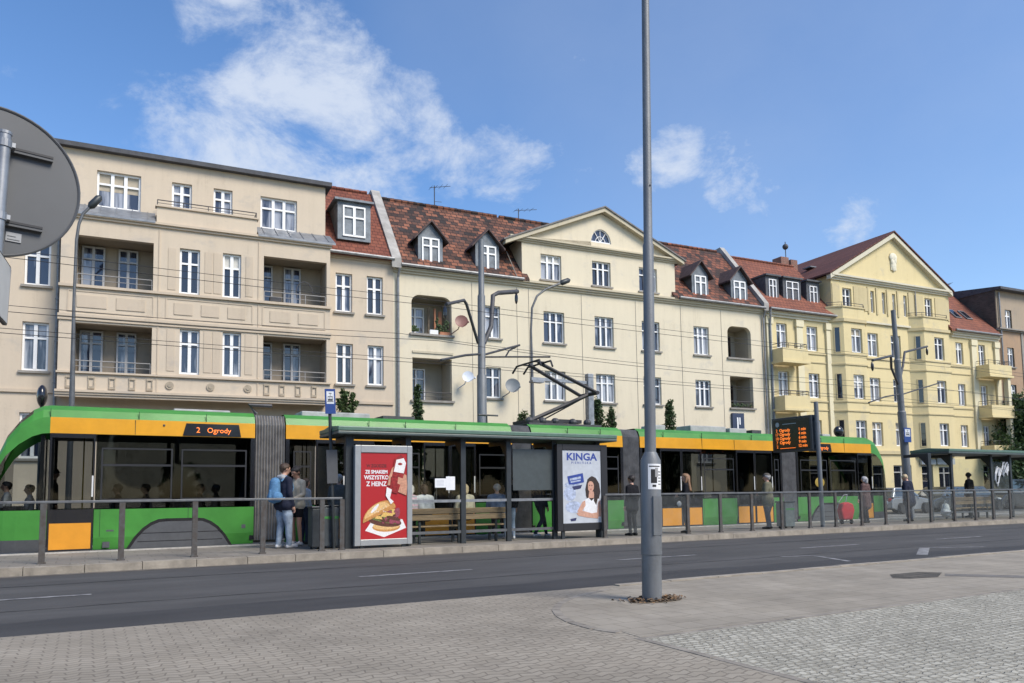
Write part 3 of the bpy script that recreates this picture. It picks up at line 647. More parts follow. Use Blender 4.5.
for (a, b_, c, d) in ((13.42,14.30,12.08,13.33),(16.33,17.25,12.06,13.33),(29.47,30.30,12.05,13.29),(32.30,33.20,12.05,13.28)):
    xm = (a+b_)/2; mb = MB()
    mb.prism([(a-.17,11.95),(b_+.17,11.95),(b_+.17,13.36),(xm,14.06),(a-.17,13.36)], .10, 3.0, 'y', 0)
    for s_ in (-1, 1):
        e = (xm+s_*((b_-a)/2+.42), 13.22); mb.prism([e, (xm,14.16), (xm,14.07), (e[0],e[1]-.09)], -.12, 3.0, 'y', 1)
    HB.part(mb, 'dormer', [mat('dormer_zinc', (.155,.175,.195), .55, .3, var=.25, scale=3), mat('dormer_roof', (.085,.055,.05), .8, var=.3, scale=6)])
    window(HB, a, b_, c, d, .10, cols=2, tr=(.68,), sill=False, depth=-.05)
mb = MB()
for u in (12.2, 34.3): mb.tube([(u,-.12,.1),(u,-.12,11.2),(u+.02,-.3,11.6)], .06, 8)
HB.part(mb, 'downpipe', m_pipe, k=1)
mb = MB()
for u in (18.30, 18.95, 22.0, 25.35, 28.35, 15.9, 31.2): mb.tube([(u,-.012,.5),(u+.02*math.sin(u),-.012,11.4)], .009, 5)
mb.tube([(18.0,.45,13.3),(18.25,-.3,11.7)], .02, 5); HB.part(mb, 'wall_cable', m_sill, k=1)
m_brick = tiled('chimney_brick', (.30,.12,.08), (.22,.09,.06), (.25,.22,.19), .25, .075, .012, 'XZ', noise=.3)
mb = MB(); mb.box(20.0, 4.2, 15.4, 21.2, 5.0, 16.42); mb.box(19.94, 4.14, 16.42, 21.26, 5.06, 16.52); HB.part(mb, 'chimney', m_brick)
def aerial(H, u, y, w0, h, arm=.9, n=4):
    mb = MB(); mb.tube([(u,y,w0),(u,y,w0+h)], .025, 6); mb.tube([(u-.25,y,w0+h-.15),(u+arm,y,w0+h+.12)], .016, 5)
    for k in range(n): x = u-.2+(arm+.2)*k/n; mb.tube([(x,y-.3,w0+h-.14+.07*k),(x,y+.3,w0+h-.14+.07*k)], .01, 4)
    mb.tube([(u-.02,y,w0+h*.45),(u+.4,y,w0+h*.47)], .012, 5)
    return H.part(mb, 'aerial', m_iron)
aerial(HB, 15.3, 3.4, 15.8, 1.55); aerial(HB, 21.2, 5.4, 15.8, 1.9, 1.2)
def dish(H, u, w, r, col, name):
    mb = MB(); n = 18; prof = [(0,.0),(.5,.05),(.85,.14),(1,.2)]; c = (u,-.55,w)
    Mx = Matrix.Rotation(R_(-18), 4, 'Z') @ Matrix.Rotation(R_(75), 4, 'X')
    vs = [Vector(c)+Mx @ Vector((0,0,0))]
    for q, z in prof[1:]:
        for i in range(n): t = 2*math.pi*i/n; vs.append(Vector(c)+Mx @ Vector((r*q*math.cos(t), r*q*math.sin(t), z*r)))
    fs = [(0, 1+i, 1+(i+1) % n) for i in range(n)]+[(1+k*n+i, 1+(k+1)*n+i, 1+(k+1)*n+(i+1) % n, 1+k*n+(i+1) % n) for k in range(2) for i in range(n)]
    mb.add(vs, fs); mb.tube([(u,-.5,w),(u-.05,-.25,w-.3),(u-.3,-.01,w-.5)], .025, 6); mb.tube([(u,-.6,w-r*.9),(u+.15,-1.0,w-.12)], .014, 5); mb.ball((u+.15,-1.02,w-.1), .05, 8, 6)
    return H.part(mb, 'satellite_dish', mat(name, col, .5, var=.1), smooth=True)
o = dish(HB, 15.12, 9.30, .31, (.22,.10,.08), 'dish_rust'); o['label'] = 'rust red satellite dish'
o = dish(HB, 15.42, 6.72, .27, (.62,.66,.72), 'dish_white'); o['label'] = 'white satellite dish'
o = dish(HB, 17.72, 6.40, .36, (.17,.19,.20), 'dish_grey'); o['label'] = 'dark grey satellite dish'
# ===== house C: yellow house with big gable, bays and balconies ==============================
m_C = plaster('yellow_plaster', (.63,.53,.30), .15); m_Cp = plaster('pale_pilaster', (.66,.60,.42), .10); m_Ct = plaster('yellow_trim', (.52,.44,.26), .13); m_Cc = plaster('cream_cornice', (.58,.54,.42), .12)
m_tileC = tiled('terracotta_roof', (.25,.09,.054), (.18,.067,.045), (.085,.035,.028), .26, .22, .014, 'XZ', noise=.22, bump=.8)
m_tileCg = tiled('dark_brown_roof', (.115,.045,.036), (.15,.06,.045), (.05,.025,.022), .26, .22, .014, 'XZ', noise=.25, bump=.7)
HC = House('yellow_tenement', 'long yellow house with a tall plain gable, two bays and small balconies', 34.5)
F2, F1, F0 = (9.53, 11.04), (6.66, 8.16), (3.83, 5.33)
wl = [(35.40,36.24),(37.85,38.75)]; wc = [(43.15,44.12),(45.32,46.26)]; wr = [(51.84,52.62),(54.30,55.05)]
ops = [(a,b_,*r) for r in (F2,F1,F0) for a, b_ in wl+wc+wr]
bayL, bayR = (39.55,42.95), (47.0,51.0)
opsG = [(41.02,41.82,12.20,13.72),(43.56,43.89,12.36,13.78),(44.62,44.93,12.36,13.78),(45.60,45.90,12.36,13.78),(46.68,47.02,12.36,13.78),(48.80,49.55,12.30,13.82)]
shop = [(35.2,36.4,.1,2.7),(37.6,39.2,.5,2.6),(40.4,42.2,.5,2.6),(43.0,44.0,.1,2.6),(44.9,46.6,.6,2.6),(47.6,48.7,.1,2.6),(49.3,50.6,.6,2.5),(54.0,55.6,.6,2.6)]
mb = MB(); wall_faces(mb, 34.5, 56.5, -1, 11.75, 0, ops+shop); wall_faces(mb, 40.05, 51.3, 11.75, 14.44, -.06, opsG, .25)
mb.add([(40.0,-.06,14.44),(51.2,-.06,14.44),(45.75,-.06,17.55)], [(0,1,2)])
mb.quad((40.05,-.06,11.75),(40.05,7,11.75),(40.05,7,14.44),(40.05,-.06,14.44)); mb.quad((51.3,-.06,11.75),(51.3,7,11.75),(51.3,7,14.44),(51.3,-.06,14.44))
mb.quad((34.5,10,-1),(56.5,10,-1),(56.5,10,15),(34.5,10,15)); mb.quad((34.5,0,11.75),(40.05,0,11.75),(40.05,.3,11.75),(34.5,.3,11.75))
HC.part(mb, 'wall', m_C)
# bays (three-sided, two upper storeys plus ground-floor level) with balconies on their tops
for bi, (a, b_) in enumerate((bayL, bayR)):
    ch, pr = .75, .62; mb = MB()
    fo = [(a+ch+ (1.0 if bi == 0 else 1.35)-.35, a+ch+(1.0 if bi == 0 else 1.35)+.60, *r) for r in (F2, F1, F0)]
    wall_faces(mb, a+ch, b_-ch, 3.3, 11.55, -pr, fo, .2)
    so = []
    for (p, q) in (((a,0),(a+ch,-pr)), ((b_-ch,-pr),(b_,0))):
        p, q = Vector((*p, 0)), Vector((*q, 0)); mb.quad((p.x,p.y,3.3),(q.x,q.y,3.3),(q.x,q.y,11.55),(p.x,p.y,11.55))
    mb.add([(a,0,3.3),(a+ch,-pr,3.3),(b_-ch,-pr,3.3),(b_,0,3.3)], [(0,1,2,3)]); mb.add([(a,0,11.55),(a+ch,-pr,11.55),(b_-ch,-pr,11.55),(b_,0,11.55)], [(0,1,2,3)])
    # balcony parapet on top of the bay
    for (p, q) in (((a,0),(a+ch,-pr)), ((a+ch,-pr),(b_-ch,-pr)), ((b_-ch,-pr),(b_,0))):
        p, q = Vector((*p, 0)), Vector((*q, 0)); d = (q-p).normalized(); n = Vector((-d.y, d.x, 0))*.14
        mb.add([(*p.xy,11.55),(*q.xy,11.55),(*(q+n).xy,11.55),(*(p+n).xy,11.55),(*p.xy,12.32),(*q.xy,12.32),(*(q+n).xy,12.32),(*(p+n).xy,12.32)], [(0,1,5,4),(2,3,7,6),(4,5,6,7),(0,4,7,3),(1,2,6,5)])
    HC.part(mb, 'bay', m_C)
    for o in fo: window(HC, *o, -pr, tr=(.7,), sill=False, fr=.06)
    # narrow window in the slanted cheek
    ang = math.atan2(-pr, ch); L_ = math.hypot(ch, pr)
    for (c, d) in (F2, F1, F0):
        mb = MB(); Mx = Matrix.Translation((a-34.5, 0, 0)) @ Matrix.Rotation(ang, 4, 'Z')
        x0, x1 = L_*.46, L_*.74
        mb.box(x0-.05,-.03,c-.05,x0,.01,d+.05,0,Mx); mb.box(x1,-.03,c-.05,x1+.05,.01,d+.05,0,Mx); mb.box(x0,-.03,d,x1,.01,d+.05,0,Mx); mb.box(x0,-.03,c-.05,x1,.01,c,0,Mx)
        w = mb.build('window', m_Ct, HC.root); p = MB(); p.box(x0,-.012,c,x1,.005,d,0,Mx); p.build('pane', m_glass_d, w)
    tr = MB()
    for (z, h, e) in ((11.40,.20,.10),(12.30,.08,.06),(8.72,.09,.06),(9.35,.08,.05),(5.86,.08,.06),(6.42,.08,.05),(3.2,.2,.08)):
        pts = [(a-e*.6,.0),(a+ch-e*.5,-pr-e),(b_-ch+e*.5,-pr-e),(b_+e*.6,.0)]
        tr.prism(pts, z, z+h, 'z')
    HC.part(tr, 'bay_moulding', m_Ct, k=1)
    mb = MB(); pts = [(a+.05,-.05,12.62),(a+ch,-pr+.07,12.62),(b_-ch,-pr+.07,12.62),(b_-.05,-.05,12.62)]; mb.tube(pts, .02, 5); mb.tube([(p[0],p[1],12.48) for p in pts], .012, 5)
    for p in pts: mb.tube([(p[0],p[1],12.36),(p[0],p[1],12.62)], .015, 5)
    HC.part(mb, 'railing', m_iron)
for o in ops: window(HC, *o, 0, tr=(.7,), fr=.065, sill=False, gm=m_glass_c)
for o in opsG: window(HC, *o, -.06, cols=1 if o[1]-o[0] < .5 else 2, tr=(.68,), sill=False, fr=.055, gm=m_glass)
for o in shop: window(HC, *o, 0, cols=1 if o[1]-o[0] < 1.3 else 2, tr=(.78,), name='shop_window', sill=False, gm=m_glass_d, fm=mat('shop_frame', (.35,.34,.32), .5))
tr = MB()
for c0, c1 in ((34.52,40.0),(51.35,56.5)): mould(tr, c0, c1, 11.36, .42, .32, 0, steps=3)
mould(tr, 39.9, 51.3, 14.14, .34, .30, -.06, steps=3); tr.box(40.05, -.14, 11.62, 51.3, -.06, 11.74)
for (p, q) in (((39.75,14.40),(45.75,17.78)), ((45.75,17.78),(51.40,14.40))): tr.prism([p, q, (q[0],q[1]-.30), (p[0],p[1]-.28)], -.34, -.02, 'y')
HC.part(tr, 'cornice', m_Cc)
tr = MB()
for z, h, e in ((9.32,.10,.06),(8.80,.07,.05),(6.42,.10,.06),(5.90,.07,.05),(3.30,.22,.12)):
    for c0, c1 in ((34.95,36.9),(37.40,39.38),(42.96,47.0),(51.0,53.3),(53.95,56.1)): tr.box(c0, -e, z, c1, 0, z+h)
for (a, b_) in ((40.1,40.75),(42.0,43.3),(47.3,48.6),(49.8,51.25)): tr.box(a, -.10, 12.4, b_, -.06, 13.9)
for x in (43.3, 44.1, 45.1, 46.1, 47.2): tr.box(x-.07, -.12, 12.25, x+.07, -.06, 14.0)
HC.part(tr, 'string_course', m_Ct, k=1)
mb = MB()
for a, b_ in ((34.52,34.95),(36.9,37.40),(39.38,39.98),(53.38,53.92),(55.98,56.46)):
    mb.box(a, -.13, 3.53, b_, 0, 10.9); mb.box(a-.06, -.19, 10.9, b_+.06, 0, 11.3)
HC.part(mb, 'pilaster', m_Cp, k=2)
# balconies: two on the left wing, three on the right wing
for (a, b_, z) in ((34.75,36.75,8.62),(34.75,36.75,5.85),(53.7,56.2,8.75),(53.7,56.2,5.95),(53.7,56.2,3.2)):
    mb = MB(); y = -1.05; mb.box(a-.08, y-.08, z-.14, b_+.08, -.135, z); mb.box(a, y, z, b_, y+.12, z+.72); mb.box(a, y+.12, z, a+.12, -.14, z+.72); mb.box(b_-.12, y+.12, z, b_, -.14, z+.72)
    HC.part(mb, 'balcony', m_C); railing(HC, a+.05, b_-.05, z+.72, z+1.02, y+.06, 5, ret=.9)
for z in (3.94, 6.70): # posts under the right-hand balconies
    pass
mb = MB(); mb.box(55.75,-1.0,3.93,56.05,-.7,5.80); mb.box(55.75,-1.0,6.68,56.05,-.7,8.60); HC.part(mb, 'balcony_post', m_Cp, k=1)
mb = MB(); mb.box(45.60,-.13,15.35,46.10,-.06,16.45); mb.ball((45.85,-.12,16.2), (.36,.09,.30), 12, 8); mb.ball((45.85,-.12,15.75), (.26,.08,.5), 12, 8); mb.ball((45.7,-.15,15.9),(.12,.06,.2),8,6); mb.ball((46.0,-.15,15.95),(.12,.06,.2),8,6)
HC.part(mb, 'relief', mat('relief_cream', (.70,.66,.52), .9, var=.1), smooth=True)
roof_slope(HC, 34.56, 40.4, -.38, 11.80, 3.1, 15.80, m_tileC); roof_slope(HC, 51.0, 56.45, -.38, 11.84, 3.6, 16.1, m_tileC)
mb = MB()
for p, q in (((39.65,14.48),(45.75,17.92)), ((51.50,14.48),(45.75,17.92))): mb.prism([p, q, (q[0],q[1]-.09), (p[0],p[1]-.09)], -.40, 10, 'y')
HC.part(mb, 'gable_roof', m_tileCg)
mb = MB(); mb.box(42.0, 3.2, 16.06, 42.7, 3.9, 16.14, 0, Matrix.Rotation(0,4,'Z')); HC.part(mb, 'roof_window', m_zinc)
for (a, b_, c, d) in ((35.38,35.98,12.58,13.80),(36.77,37.80,12.56,13.82),(38.72,39.38,12.60,13.72)):
    mb = MB(); mb.box(a-.22, .45, 12.4, b_+.22, 3.4, 13.98); mb.box(a-.30, .30, 13.981, b_+.30, 3.5, 14.08); HC.part(mb, 'dormer', m_slate)
    window(HC, a, b_, c, d, .45, cols=2, tr=(.66,), sill=False, depth=-.05, fr=.05, gm=m_glass_c)
for x in (52.0, 53.4, 54.6):
    mb = MB(); k = (16.1-11.84)/(3.6+.38); Mx = Matrix.Translation((x-34.5, 1.0, 11.84+1.38*k+.02)) @ Matrix.Rotation(math.atan(k), 4, 'X')
    mb.box(-.32,-.5,0,.32,.5,.07,0,Mx); f_ = mb.build('roof_window', m_zinc, HC.root); p = MB(); p.box(-.24,-.42,.071,.24,.42,.085,0,Mx); p.build('pane', m_glass_d, f_)
mb = MB(); mb.tube([(34.6,-.42,11.76),(40.0,-.42,11.74)], .075, 8); mb.tube([(51.4,-.42,11.8),(56.4,-.42,11.78)], .075, 8); HC.part(mb, 'gutter', m_pipe, k=1)
mb = MB(); mb.tube([(34.72,-.2,.2),(34.72,-.2,10.8),(34.62,-.4,11.7)], .06, 8); mb.tube([(47.75,-.16,11.8),(47.75,-.16,14.1)], .04, 6); HC.part(mb, 'downpipe', m_pipe, k=1)
mb = MB(); mb.box(40.6, 4.4, 15.2, 41.3, 5.2, 16.95); mb.box(41.5, 4.4, 15.2, 42.1, 5.2, 16.85); HC.part(mb, 'chimney', m_brick, k=1)
mb = MB(); mb.tube([(41.25,4.6,16.9),(41.25,4.6,18.1)], .03, 6); mb.ball((41.25,4.6,17.75), .2, 10, 8); HC.part(mb, 'finial', m_iron)
mb = MB(); mb.box(51.8, 5, 15.4, 52.6, 5.8, 16.9); HC.part(mb, 'chimney', m_brick)
for (u, y, h, arm) in ((50.6,5.5,2.9,.3),(52.9,5.5,2.9,.3),(55.2,5.5,2.0,1.0),(58.2,4.5,1.4,.3)): aerial(HC, u, y, 15.5, h, arm)
mb = MB(); mb.box(40.5,-.5,2.75,42.2,-.05,3.15); HC.part(mb, 'shop_sign', mat('pale_sign', (.66,.67,.68), .5, var=.05))
mb = MB(); mb.box(49.0,-.15,2.65,50.8,-.03,3.05); mb.box(47.4,-.18,2.65,48.8,-.03,2.98); HC.part(mb, 'shop_sign', mat('grey_sign', (.40,.42,.42), .5, var=.1), k=1)

# ===== house D: plain brown house, last on the right ==========================================
m_D = plaster('brown_plaster', (.36,.25,.165), .2); m_Du = plaster('grey_brown_plaster', (.35,.285,.215), .15)
m_Db = tiled('party_wall_brick', (.075,.06,.05), (.13,.10,.08), (.12,.105,.09), .26, .08, .014, 'YZ', noise=.4, bump=.8)
HD = House('brown_tenement', 'plain brown house with a dark brick side wall rising above the yellow house', 56.62)
opsD = [(x+dx, x+dx+.78, c, d) for x in (57.62, 60.1, 62.6, 65.1, 67.6) for dx in (0,) for c, d in ((7.05,8.37),(9.66,11.06),(12.44,13.83),(4.2,5.6))]
mb = MB(); wall_faces(mb, 56.66, 70, -1, 12.3, 0, opsD+[(58.2,60.2,.4,2.6),(62,64,.4,2.6)], mi=0); wall_faces(mb, 56.66, 70, 12.3, 15.15, 0, opsD, mi=1)
mb.quad((56.66,10,-1),(70,10,-1),(70,10,15),(56.66,10,15)); mb.quad((70,0,-1),(70,10,-1),(70,10,15),(70,0,15))
HD.part(mb, 'wall', [m_D, m_Du])
mb = MB(); mb.prism([(-.02,-1),(10,-1),(10,15.1),(4.2,15.75),(-.02,15.30)], 56.55, 56.66, 'x'); HD.part(mb, 'side_wall', m_Db)
mb = MB(); mould(mb, 56.5, 70, 12.22, .18, .28, 0); mb.box(59.3,-.06,-1,59.55,0,12.2); HD.part(mb, 'cornice', m_sill)
mb = MB(); mb.prism([(-.5,15.15),(-.5,15.32),(4.2,15.9),(10,15.4),(10,15.1)], 56.5, 70.2, 'x'); HD.part(mb, 'roof', m_slate)
mb = MB(); mb.tube([(56.9,-.1,.2),(56.9,-.1,15.0)], .06, 8); HD.part(mb, 'downpipe', m_pipe)
for o in opsD: window(HD, *o, 0, tr=(.68,), fr=.07)
for o in ((58.2,60.2,.4,2.6),(62,64,.4,2.6)): window(HD, *o, 0, tr=(.8,), name='shop_window', gm=m_glass_d, sill=False)
# ------------------------------------------------------------------ the tram
m_green = mat('tram_green', (.056,.235,.040), .42, var=.14, scale=1.1, spec=.3, coat=.06); m_yellow = mat('tram_yellow', (.66,.31,.014), .42, var=.10, scale=1.1, spec=.3, coat=.06)
m_orange = mat('tram_door_yellow', (.66,.28,.025), .5, var=.07, scale=2, spec=.3)
m_tblack = mat('tram_black', (.012,.012,.015), .22, var=.1, coat=.4); m_tgrey = mat('tram_grey', (.075,.078,.083), .5, var=.1); m_tlg = mat('tram_roof_box', (.36,.36,.355), .7, var=.2, scale=3)
m_bell = mat('bellows_rubber', (.30,.285,.265), .8, var=.2, scale=5); m_seam = mat('panel_seam', (.02,.05,.018), .6)
m_tglass = clear_mat('tinted_tram_glass', (.62,.65,.65), .05); m_tglassS = clear_mat('tinted_side_glass', (.42,.44,.445), .05); m_tglass2 = clear_mat('dark_tram_glass', (.29,.305,.31), .05)
m_floor = mat('tram_floor', (.06,.06,.065), .8); m_seat = mat('seat_fabric', (.05,.07,.10), .9, var=.3, scale=20); m_pole = mat('grab_pole', (.55,.40,.05), .4)
m_led = mat('led_orange', (1.0,.22,.03), .5, emit=.45); m_int = mat('tram_lining', (.10,.10,.10), .8)
TX, TY, TW = -2.2, 20.65, 2.4
tram = thing('tram', 'long low-floor articulated tram in green and yellow with dark windows, standing at the platform', 'tram', (TX, TY, 0))
def tb(mb): mb.v = [(x-TX, y-TY, z) for x, y, z in mb.v]; return mb
def tp(mb, name, mats, parent=tram, **kw): return tb(mb).build(name, mats, parent, **kw)
def tpk(mb, name, mats, k=1, **kw): return tb(mb).pieces(name, mats, tram, k, **kw)
yN, yF = TY, TY+TW
SIDE = [(.05,.20),(0,.48),(0,1.15),(0,2.94),(.015,3.32),(.09,3.50),(.32,3.62)]         # inset, height on one flank
Z0, ZS, ZW, ZY, ZG = .20, 1.15, 2.94, 3.32, 3.62
# sections: x-range, doors
SEC = [(-.80,3.80),(4.60,11.52),(12.24,15.82),(16.56,23.50),(24.32,28.90)]
DOOR = {0: [(-.80,.15)], 1: [(5.40,7.05),(8.55,10.25)], 2: [], 3: [(17.42,19.35),(21.05,22.95)], 4: [(27.95,28.90)]}
ARCH = [(.85,3.28),(12.95,15.1),(24.95,27.40)]
def strip(mb, x0, x1, prof, mi, both=True):
    for s_ in ((0, 1) if both else (0,)):
        for k in range(len(prof)-1):
            (i0, z0), (i1, z1) = prof[k], prof[k+1]
            ya, yb = (yN+i0, yN+i1) if s_ == 0 else (yF-i0, yF-i1)
            mb.quad((x0,ya,z0),(x1,ya,z0),(x1,yb,z1),(x0,yb,z1), mi)
body = MB()    # materials: 0 green, 1 yellow, 2 black, 3 grey
for i, (x0, x1) in enumerate(SEC):
    cuts = [x0]+[q for d in DOOR[i] for q in d]+[x1]
    for k in range(0, len(cuts), 2):
        if cuts[k+1]-cuts[k] > .02: strip(body, cuts[k], cuts[k+1], SIDE[:3], 0, False)
    strip(body, x0, x1, SIDE[3:5], 1); strip(body, x0, x1, SIDE[4:], 0)
    for k in range(2): (i0,z0),(i1,z1) = SIDE[k],SIDE[k+1]; body.quad((x0,yF-i0,z0),(x1,yF-i0,z0),(x1,yF-i1,z1),(x0,yF-i1,z1),0)
    body.quad((x0,yN+.32,ZG),(x1,yN+.32,ZG),(x1,yF-.32,ZG),(x0,yF-.32,ZG), 0)
    body.box(x0, yN+.04, ZW-.03, x1, yF-.04, ZW+.02, 3); body.box(x0, yN+.06, .30, x1, yF-.06, .40, 3)
    for x in (x0+.001, x1-.10):                                   # end frames and window pillars
        body.box(x, yN+.012, .3, x+.10, yN+.12, ZW, 2); body.box(x, yF-.12, .3, x+.10, yF-.012, ZW, 2)
tp(body, 'body', [m_green, m_yellow, m_tblack, m_int])
# noses
def nose(sgn, x_end):
    st = [(0,3.62,1.2),(.15,3.60,1.2),(.35,3.50,1.19),(.60,3.25,1.17),(.85,2.88,1.13),(1.05,2.35,1.06),(1.22,1.75,.96),(1.33,1.32,.86),(1.40,1.02,.74)]
    rows = []
    for e, zt, hw in st:
        r = []
        prof = [(1-i_/1.2, z) for i_, z in SIDE]
        for s_ in (-1, 1):
            pr = prof if s_ < 0 else prof[::-1]
            for q, z in pr:
                zz = z if z <= .48 else (.48+(z-.48)*(min(1.15, zt-.02)-.48)/(.67) if z <= 1.15 else min(1.15, zt-.02)+(z-1.15)*max(.02, zt-1.15)/(3.62-1.15))
                r.append((x_end+sgn*e, TY+1.2+s_*hw*q*1.0, zz))
        rows.append(r)
    mb = MB(); n = len(rows[0])
    for a in range(len(rows)-1):
        for k in range(n-1):
            kk = k if k < 6 else (12-k if k > 6 else 6)
            zc = (rows[a][k][2]+rows[a+1][k+1][2])/2
            if kk == 0: mi = 3
            elif kk == 1: mi = 0 if (a < 5 or zc > .75) else 3
            elif kk == 2: mi = 4 if a < 4 else 2
            elif kk in (3, 4, 5): mi = 0
            else: mi = 0 if a < 2 else 2
            if (kk == 5 and a >= 2) or (kk == 4 and a >= 5): mi = 2
            q = (rows[a][k], rows[a+1][k], rows[a+1][k+1], rows[a][k+1]); mb.quad(*(q if sgn > 0 else q[::-1]), mi)
    mb.add(rows[-1], [tuple(range(n))], 0); mb.add([(x_end+sgn*.02, yN+.05, .3),(x_end+sgn*1.3, TY+.5,.3),(x_end+sgn*1.3,TY+1.9,.3),(x_end+sgn*.02,yF-.05,.3)], [(0,1,2,3)], 3)
    return tp(mb, 'cab', [m_green, m_yellow, m_tglass2, m_tgrey, m_tglass], smooth=True, angle=35)
nose(-1, -.80); nose(1, 28.90)
mb = MB()
for sx, xe in ((-1,-.8),(1,28.9)):
    mb.ball((xe+sx*1.28, TY+.32, .82), (.12,.10,.09), 10, 8); mb.ball((xe+sx*1.28, TY+2.08, .82), (.12,.10,.09), 10, 8)
tpk(mb, 'headlight', mat('lamp_lens', (.7,.68,.6), .2), smooth=True)
mb = MB(); mb.ball((-1.75, TY+.16, .86), (.07,.05,.05), 8, 6); mb.ball((29.85, TY+.16, .86), (.07,.05,.05), 8, 6); tpk(mb, 'turn_signal', mat('amber_lens', (.8,.33,.03), .3))
# side windows, frames, doors
for i, (x0, x1) in enumerate(SEC):
    segs = []; p = x0+.1
    for d in DOOR[i]:
        if d[0]-p > .3: segs.append((p, d[0]-.02))
        p = d[1]+.02
    if x1-.1-p > .3: segs.append((p, x1-.1))
    for a, b_ in segs:
        for far in (0, 1):
            y = yN+.004 if not far else yF-.024
            g = MB(); g.box(a, y, ZS+.002, b_, y+.02, ZW-.002); tp(g, 'side_window', m_tglassS if i == 0 else m_tglass2)
        fr = MB(); n = max(1, round((b_-a)/1.45)); w = (b_-a)/n
        for k in range(n):
            xa, xb = a+w*k+.10, a+w*(k+1)-.10; y = yN-.004
            for (r) in ((xa,1.36,xa+.035,2.62),(xb-.035,1.36,xb,2.62),(xa+.035,1.36,xb-.035,1.395),(xa+.035,2.585,xb-.035,2.62),(xa+.035,2.18,xb-.035,2.23)): fr.box(r[0], y, r[1], r[2], y+.005, r[3])
            if k: pl_ = MB(); pl_.box(a+w*k-.05, yN+.03, ZS, a+w*k+.05, yN+.10, ZW); pl_.box(a+w*k-.05, yF-.10, ZS, a+w*k+.05, yF-.03, ZW); tpk(pl_, 'pillar', m_tblack)
        if i == 0: tpk(fr, 'window_frame', mat('frame_dark', (.018,.018,.02), .45), 5)
        else: tpk(fr, 'window_frame', mat('frame_dark', (.018,.018,.02), .45), 5)
    for d0, d1 in DOOR[i]:
        nl = 1 if d1-d0 < 1.2 else 2; w = (d1-d0)/nl
        for k in range(nl):
            a, b_ = d0+w*k+.01, d0+w*(k+1)-.01; y = yN-.018; mb = MB()
            mb.box(a, y, .20, a+.04, y+.05, ZW, 0); mb.box(b_-.04, y, .20, b_, y+.05, ZW, 0); mb.box(a+.04, y, ZW-.10, b_-.04, y+.05, ZW, 0); mb.box(a+.04, y, .20, b_-.04, y+.05, .235, 0)
            mb.box(a+.04, y+.006, .235, b_-.04, y+.04, .84, 1); mb.box(a+.04, y+.004, .84, b_-.04, y+.045, .90, 0)
            if i == 0: mb.box(a+.04, y+.006, .90, b_-.04, y+.04, 1.16, 0)
            dr = tp(mb, 'door', [m_tblack, m_orange]); g = MB(); g.box(a+.04, y+.012, .90 if i else 1.16, b_-.04, y+.032, ZW-.10); tp(g, 'door_glass', m_tglassS if i == 0 else m_tglass2, dr)
            g = MB(); g.box(b_-.055, y-.012, 1.45, b_-.02, y, 1.95); tp(g, 'handle', mat('door_button_strip', (.62,.62,.6), .4), dr)
# black cladding behind the glass band ends, seams, hatches
mb = MB()
for x in (-.80, 1.06, 8.0, 2.6, 6.9, 9.6, 13.6, 14.9, 17.6, 19.4, 21.9, 25.8, 27.2): mb.box(x-.006, yN-.004, 3.33, x+.006, yN+.02, 3.52)
for x in (.98, 8.0, 19.4, 21.0, 27.2): mb.box(x-.005, yN-.003, ZW+.01, x+.005, yN+.012, 3.31)
for x in (.28, 2.22, 7.12, 8.48, 10.32, 19.42, 20.98, 24.9): mb.box(x-.005, yN-.004, .5, x+.005, yN+.01, ZS)
tpk(mb, 'panel_seam', m_seam)
mb = MB(); mb.box(.35, yN-.004, .24, .50, yN+.004, .38); mb.ball((1.62, yN+.012, 3.20), .03, 8, 6); mb.box(.42,yN-.003,.62,.58,yN+.004,.66); mb.box(3.5,yN-.003,.6,3.6,yN+.004,.70); tpk(mb, 'hatch', m_tgrey)
for a, b_ in ARCH:
    mb = MB(); n = 14; c = (a+b_)/2; w = (b_-a)/2
    pts = [(c+w*math.cos(R_(180-180*k/n)) if False else a+(b_-a)*k/n, .18+.72*min(1, (1-abs((a+(b_-a)*k/n-c)/w)**3.2)*1.05)) for k in range(n+1)]
    pts = [(x, max(.181, z)) for x, z in pts]
    mb.prism(pts+[(b_,.17),(a,.17)], yN-.012, yN+.03, 'y', 1)
    inn = [(c+(x-c)*.94, .17+(z-.17)*.9) for x, z in pts]; mb.prism(inn+[(c+w*.94,.165),(c-w*.94,.165)], yN-.028, yN-.0125, 'y', 0)
    for z in (.35, .55): mb.box(c-w*.8, yN-.034, z, c+w*.8, yN-.0285, z+.012, 1)
    tp(mb, 'wheel_cover', [m_tgrey, m_tblack])
    for x in (c-.55, c+.55):
        for y in (TY+.5, TY+1.9): 
            mb = MB(); mb.disc((x,y-.06,.31), .29, 20, 'y', .12); tp(mb, 'wheel', m_tblack)
# bellows
for k in range(4):
    x0, x1 = SEC[k][1], SEC[k+1][0]; n = 11; mb = MB(); rows = []
    for j in range(2*n+1):
        x = x0+(x1-x0)*j/(2*n); e = .02 if j % 2 else .11
        r = [(x, yN+e, .28),(x, yN+e, 3.30),(x, yN+e+.14, 3.56),(x, yF-e-.14, 3.56),(x, yF-e, 3.30),(x, yF-e, .28)]; rows.append(r)
    for a in range(2*n):
        for q in range(5): mb.quad(rows[a][q], rows[a+1][q], rows[a+1][q+1], rows[a][q+1])
    mb.box(x0, yN+.3, .2, x1, yF-.3, .38); tp(mb, 'bellows', m_bell)
